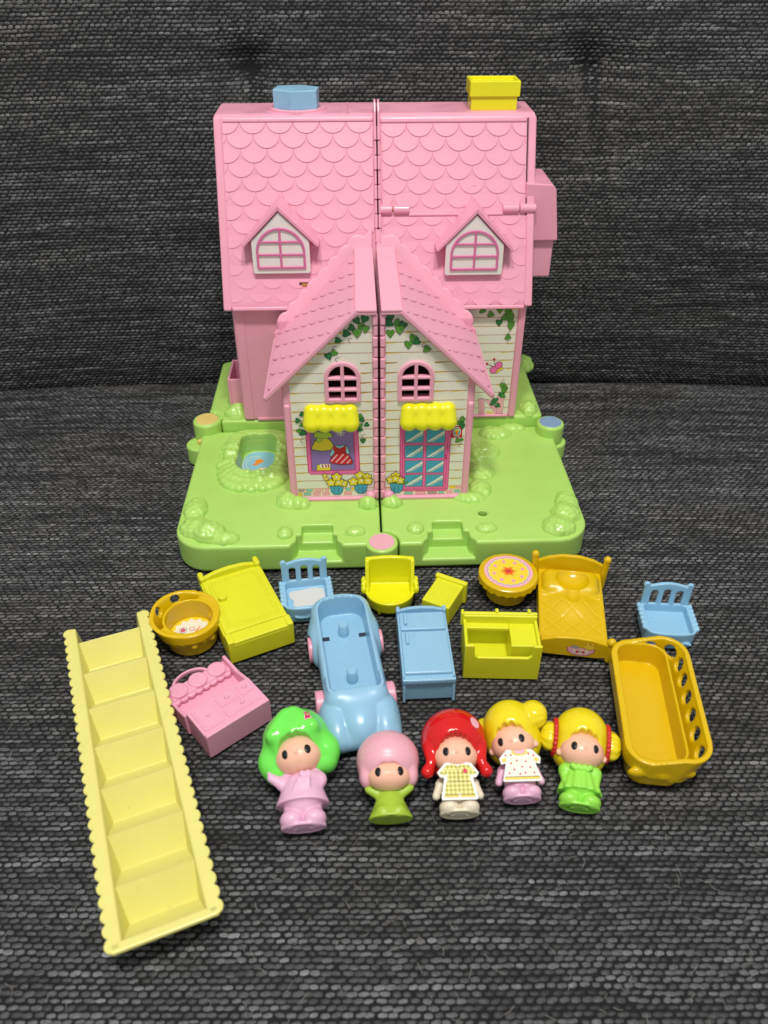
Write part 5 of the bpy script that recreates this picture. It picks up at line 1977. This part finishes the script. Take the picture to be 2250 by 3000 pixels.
def sticker_on(hair, inv, hair_f, fc, p, n, prn, name, up=Vector((0, 1, 0))):
    """lay a print on the moulded hair by marching on to its surface"""
    n = Vector(n).normalized()
    t1 = up.cross(n).normalized()
    t2 = n.cross(t1)
    ts = np.linspace(1.0, -1.0, 400)

    def place(u, v, o):
        q = Vector(p) + t1 * u + t2 * v
        d = hair_f([np.array([q[i] + n[i] * t for t in ts]) for i in range(3)], fc)
        return inv(q + n * (float(ts[np.argmax(d < 0)]) + o + 0.015))
    return prn.build(name, hair, place)


ps = Print()
ps.add([(-.2, -.3), (.2, -.26), (.16, -.1), (.24, .3), (-.16, .28), (-.12, .1)], 'i_rose', 0)
ps.add([(-.16, -.25), (.15, -.22), (.12, -.08), (.19, .25), (-.12, .23), (-.09, .08)], 'i_mag', 1)
ps.ell(.02, .02, .07, .09, 'i_lime', 2)
nrm = Vector((0.46, 0.26, 0.85)).normalized()
sticker_on(gh, gi, hair_green, (0, 3.85, 0.32), Vector((0, 4.92, 0)) + Vector((nrm.x * 1.97, nrm.y * 1.77, nrm.z * 1.82)), nrm, ps, 'hair_sticker')


# -- pink baby
def body_baby(P):
    x, y, z = P
    r = 0.62 + 0.62 * np.clip((1.5 - y) / 1.5, 0, 1) ** 1.3
    d = slab(np.sqrt(x ** 2 + (z * 1.3) ** 2) - r, y, 0.0, 1.75, 0.12)
    for s in (-1, 1):
        d = smin(d, ell(P, (s * 0.42, 0.32, 0.5), (0.4, 0.32, 0.4)), 0.2)
        d = smin(d, cap(P, (s * 0.5, 1.3, 0.0), (s * 1.12, 1.62, 0.15), 0.3, 0.22), 0.12)
        for k in range(3):
            d = smin(d, sph(P, (s * (1.12 + 0.1 * (k % 2)), 1.58 + 0.1 * k, 0.2), 0.13), 0.04)
    d = smin(d, slab(np.abs(np.sqrt(x ** 2 + (z - .1) ** 2) - 0.62) - 0.05, y, 1.5, 1.62, 0.03), 0.06)
    return d


FB = (0.0, 2.38, 0.38)
HB_ = (0.0, 3.25, 0.0)


def hair_baby(Q, fc):
    d = ell(Q, HB_, (1.76, 1.64, 1.7))
    d = smin(d, ell(Q, (0, 2.6, -0.35), (1.5, 1.2, 1.2)), 0.3)
    for s in (-1, 1):
        d = smin(d, ell(Q, (s * 1.25, 2.3, 0.25), (0.38, 0.62, 0.62)), 0.2)
    wave = 0.09 * np.abs(np.sin(Q[0] * 4.6))
    cut = ell((Q[0], Q[1] - wave + 0.04, Q[2]), (0, fc[1] - 0.62, fc[2] + 1.0), (1.08, 0.84, 1.6))
    d = smax(d, -cut, 0.12)
    groove = np.abs(Q[1] - HB_[1] - 0.05 + 0.12 * Q[2]) - 0.03          # moulded band round the cap
    return d + 0.02 * np.clip(1 - groove / 0.06, 0, 1) * (Q[2] > 0)


doll((0.37, 24.5, 0.85), 3, 'small doll with pink mushroom hair and olive green body', 'hairpink', 'olive', hair_baby, body_baby, 1.0, tilt=16, fc=FB, hc=HB_,
     fr=(1.08, 0.72, 1.02), eyes=(0.62, -0.22), ears=False)


# -- red hair, gingham card suit
def body_plain(P, arms=True):
    x, y, z = P
    d = cap(P, (0, 2.5, 0), (0, 1.25, 0.0), 0.5, 0.78)
    d = smin(d, slab(np.sqrt(x ** 2 + (z * 1.25) ** 2) - 0.9, y, 0.66, 1.3, 0.12), 0.1)
    d = smin(d, shoes(P), 0.12)
    for s in (-1, 1):
        d = smin(d, cap(P, (s * 0.45, 2.3, 0), (s * 0.95, 1.7, 0.1), 0.28, 0.27), 0.12)
        d = smin(d, cap(P, (s * 0.95, 1.7, 0.1), (s * 1.18, 1.15, 0.12), 0.24, 0.2), 0.06)
        d = smin(d, sph(P, (s * 1.2, 1.05, 0.12), 0.22), 0.05)
    return d


def hair_red(Q, fc):
    d = cap_hair(Q, fc, (1.86, 1.72, 1.78), 8, 0.2, 1.12)
    for s in (-1, 1):
        d = smin(d, cap(Q, (s * 1.42, fc[1] + 0.5, 0.45), (s * 1.40, fc[1] - 0.5, 0.65), 0.42, 0.27), 0.2)
        d = smin(d, cap(Q, (s * 1.40, fc[1] - 0.55, 0.62), (s * 1.62, fc[1] - 1.02, 0.55), 0.25, 0.36), 0.1)
    return d


r_, rf, rh, ri = doll((4.09, 24.8, 0.75), 1.5, 'doll with glossy red pigtails and yellow gingham card suit', 'hairred', 'ivory', hair_red, body_plain)
po = Print()
for k in range(24):
    a0, a1 = 2 * math.pi * k / 24, 2 * math.pi * (k + 1) / 24
    po.add([(0, 0), (.3 * math.cos(a0), .36 * math.sin(a0)), (.3 * math.cos(a1), .36 * math.sin(a1))], 'i_rose', 0)
nrm = Vector((0.62, 0.22, 0.76)).normalized()
sticker_on(rh, ri, hair_red, FC, Vector(HC) + Vector((nrm.x * 1.88, nrm.y * 1.74, nrm.z * 1.8)), nrm, po, 'hair_dot')


def card(root, outline, layers, name, zf=1.0):
    """stiff paper clothes: a thin plate with the print on its face"""
    o = prism(name, outline, 0, 0.07, 'white', root, 'z', 0.015, 1,
              mtx=Matrix.Translation((0, 0, zf)) @ Matrix.Rotation(R(5), 4, 'X'))
    q = Matrix.Translation((0, 0, zf)) @ Matrix.Rotation(R(5), 4, 'X')
    layers.build(name + '_print', o, lambda u, v, t: q @ Vector((u, v, 0.06 + t)))
    return o


cs = Print()
shirt = [(-.62, 2.38), (-.2, 2.42), (0, 2.3), (.2, 2.42), (.66, 2.36), (1.0, 1.92), (.74, 1.8), (.62, 1.95), (.62, 1.5), (-.62, 1.5), (-.62, 1.95), (-.76, 1.8), (-1.02, 1.95)]
cs.add(shirt, 'gingham', 1)
cs.add([(-.68, 1.46), (.68, 1.46), (.82, .78), (.04, .76), (0, 1.0), (-.04, .76), (-.82, .78)], 'gingham', 1)
for x0, x1 in ((-.84, -.04), (.04, .84)):
    cs.rect(x0, .66, x1, .76, 'i_gold', 2)
    cs.rect(x0, .76, x1, .785, 'i_dk', 2)
cs.rect(-.66, 1.47, .66, 1.495, 'i_line', 2)
cs.line((0, 2.3), (0, 1.5), .03, 'i_line', 2)
for k in range(4):
    cs.ell(-.02, 2.15 - .18 * k, .05, .05, 'i_dk', 3, 10)
    cs.ell(-.02, 2.15 - .18 * k, .035, .035, 'i_gold', 4, 10)
cs.flower(.38, 2.05, .16, 'i_red', 'i_mag', 3, out=None)
card(r_, [(-.7, 2.52), (-.25, 2.56), (0, 2.42), (.25, 2.56), (.75, 2.5), (1.14, 1.95), (.98, 1.72), (.8, 1.7), (1.0, .6), (.9, .52), (-.9, .52), (-1.0, .6), (-.78, 1.7), (-1.0, 1.74), (-1.16, 2.0)], cs, 'card_suit', 0.86)


# -- blonde with bun, dotted card dress
def hair_bun(Q, fc):
    d = cap_hair(Q, fc, (1.62, 1.66, 1.7), 5, 0.34, 1.14)
    d = smin(d, ell(Q, (1.5, 4.75, 0.35), (0.82, 0.86, 0.8)), 0.08)
    ang = np.arctan2(Q[1] - 4.5, Q[2] - 0.3)
    d = d - 0.02 * np.cos(9 * ang) * np.clip((Q[0] - 1.3) * 2, 0, 1)
    d = smin(d, ell(Q, (-1.55, 4.5, -0.2), (0.62, 0.86, 0.75)), 0.1)
    return d


b_, bf, bhr, bi = doll((7.6, 25.7, 0.75), 2, 'blonde doll with side buns and dotted white card dress', 'hairyellow', 'lilac', hair_bun, body_plain, 0.98, turn=-16, droop=3)
cd_ = Print()
cd_.add([(-.62, 2.4), (.62, 2.4), (1.05, 2.0), (.98, 1.82), (.62, 1.95), (.95, 1.0), (-.95, 1.0), (-.62, 1.95), (-.98, 1.82), (-1.05, 2.0)], 'i_white', 1)
cd_.ell(0, 2.38, .46, .2, 'i_gold', 2)
cd_.ell(0, 2.42, .34, .15, 'i_rose', 3)
cd_.add([(-.95, 1.0), (.95, 1.0), (1.0, .86), (-1.0, .86)], 'i_gold', 2)
cd_.line((-.97, 1.0), (.97, 1.0), .03, 'i_dk', 3)
for s in (-1, 1):
    cd_.add([(s * 1.05, 2.0), (s * .98, 1.82), (s * .78, 1.88), (s * .84, 2.06)], 'i_gold', 2)
for x, y in ((-.8, 2.2), (-.5, 2.22), (.5, 2.28), (.78, 2.18), (-.55, 1.75), (-.2, 1.9), (.3, 1.85), (.05, 1.55), (.5, 1.5), (-.4, 1.4), (-.7, 1.2), (.2, 1.2), (.7, 1.2), (-.1, 1.15)):
    cd_.ell(x, y, .055, .055, 'i_red', 4, 10)
card(b_, [(-.72, 2.54), (.72, 2.54), (1.18, 2.05), (1.1, 1.7), (.84, 1.76), (1.1, .8), (1.05, .74), (-1.05, .74), (-1.1, .8), (-.84, 1.76), (-1.1, 1.7), (-1.18, 2.05)], cd_, 'card_dress', 0.88)


# -- blonde with red beaded bands, lime dress
def body_lime(P):
    x, y, z = P
    d = cap(P, (0, 2.5, 0), (0, 1.3, 0.0), 0.5, 0.9)
    ang = np.arctan2(z, x)
    skirt_ = slab(np.sqrt(x ** 2 + (z * 1.2) ** 2) - (1.28 - (y - .8) * 0.38) - 0.05 * np.cos(13 * ang), y, 0.85, 2.1, 0.1)
    d = smin(d, skirt_, 0.2)
    d = smin(d, shoes(P, 1.18, 0.78), 0.12)
    for s in (-1, 1):
        d = smin(d, ell(P, (s * 0.8, 2.1, 0.1), (0.42, 0.42, 0.42)), 0.08)
        d = smin(d, cap(P, (s * 0.95, 1.95, 0.1), (s * 0.85, 1.35, 0.4), 0.24, 0.2), 0.06)
    for k in range(14):
        a = 2 * math.pi * k / 14
        d = smin(d, sph(P, (0.58 * math.cos(a), 2.5 + 0.06 * (k % 2), 0.15 + 0.58 * math.sin(a)), 0.2), 0.05)
    for k in range(7):
        d = smin(d, sph(P, (-0.48 + 0.16 * k, 2.16 - 0.12 * (k % 2), 0.74), 0.17), 0.04)
    return d


def hair_band(Q, fc):
    d = cap_hair(Q, fc, (1.60, 1.66, 1.68), 5, 0.32, 1.14)
    for s in (-1, 1):
        tail = ell(Q, (s * 1.78, fc[1] + 0.75, 0.0), (0.58, 0.88, 0.72))
        ang = np.arctan2(Q[1] - fc[1] - .75, Q[2])
        tail = tail - 0.025 * np.cos(9 * ang)
        d = smin(d, tail, 0.06)
    return d


y_, yf, yh_, yi = doll((10.62, 25.2, 0.75), -10, 'blonde doll with red beaded hair bands and lime green dress', 'hairyellow', 'lime', hair_band, body_lime, 0.98, turn=4)
for s in (-1, 1):
    def band(P, s=s):
        d = None
        for k in range(24):
            a = 2 * math.pi * k / 24
            e = sph(P, (s * 1.50, FC[1] + 0.78 + 1.0 * math.cos(a), 0.02 + 0.94 * math.sin(a)), 0.15)
            d = e if d is None else smin(d, e, 0.04)
        return d
    sdf('hair_band', band, (s * 1.5 - .35, 2.6, -1.3), (s * 1.5 + .35, 5.4, 1.4), 0.05, 'red', yh_)
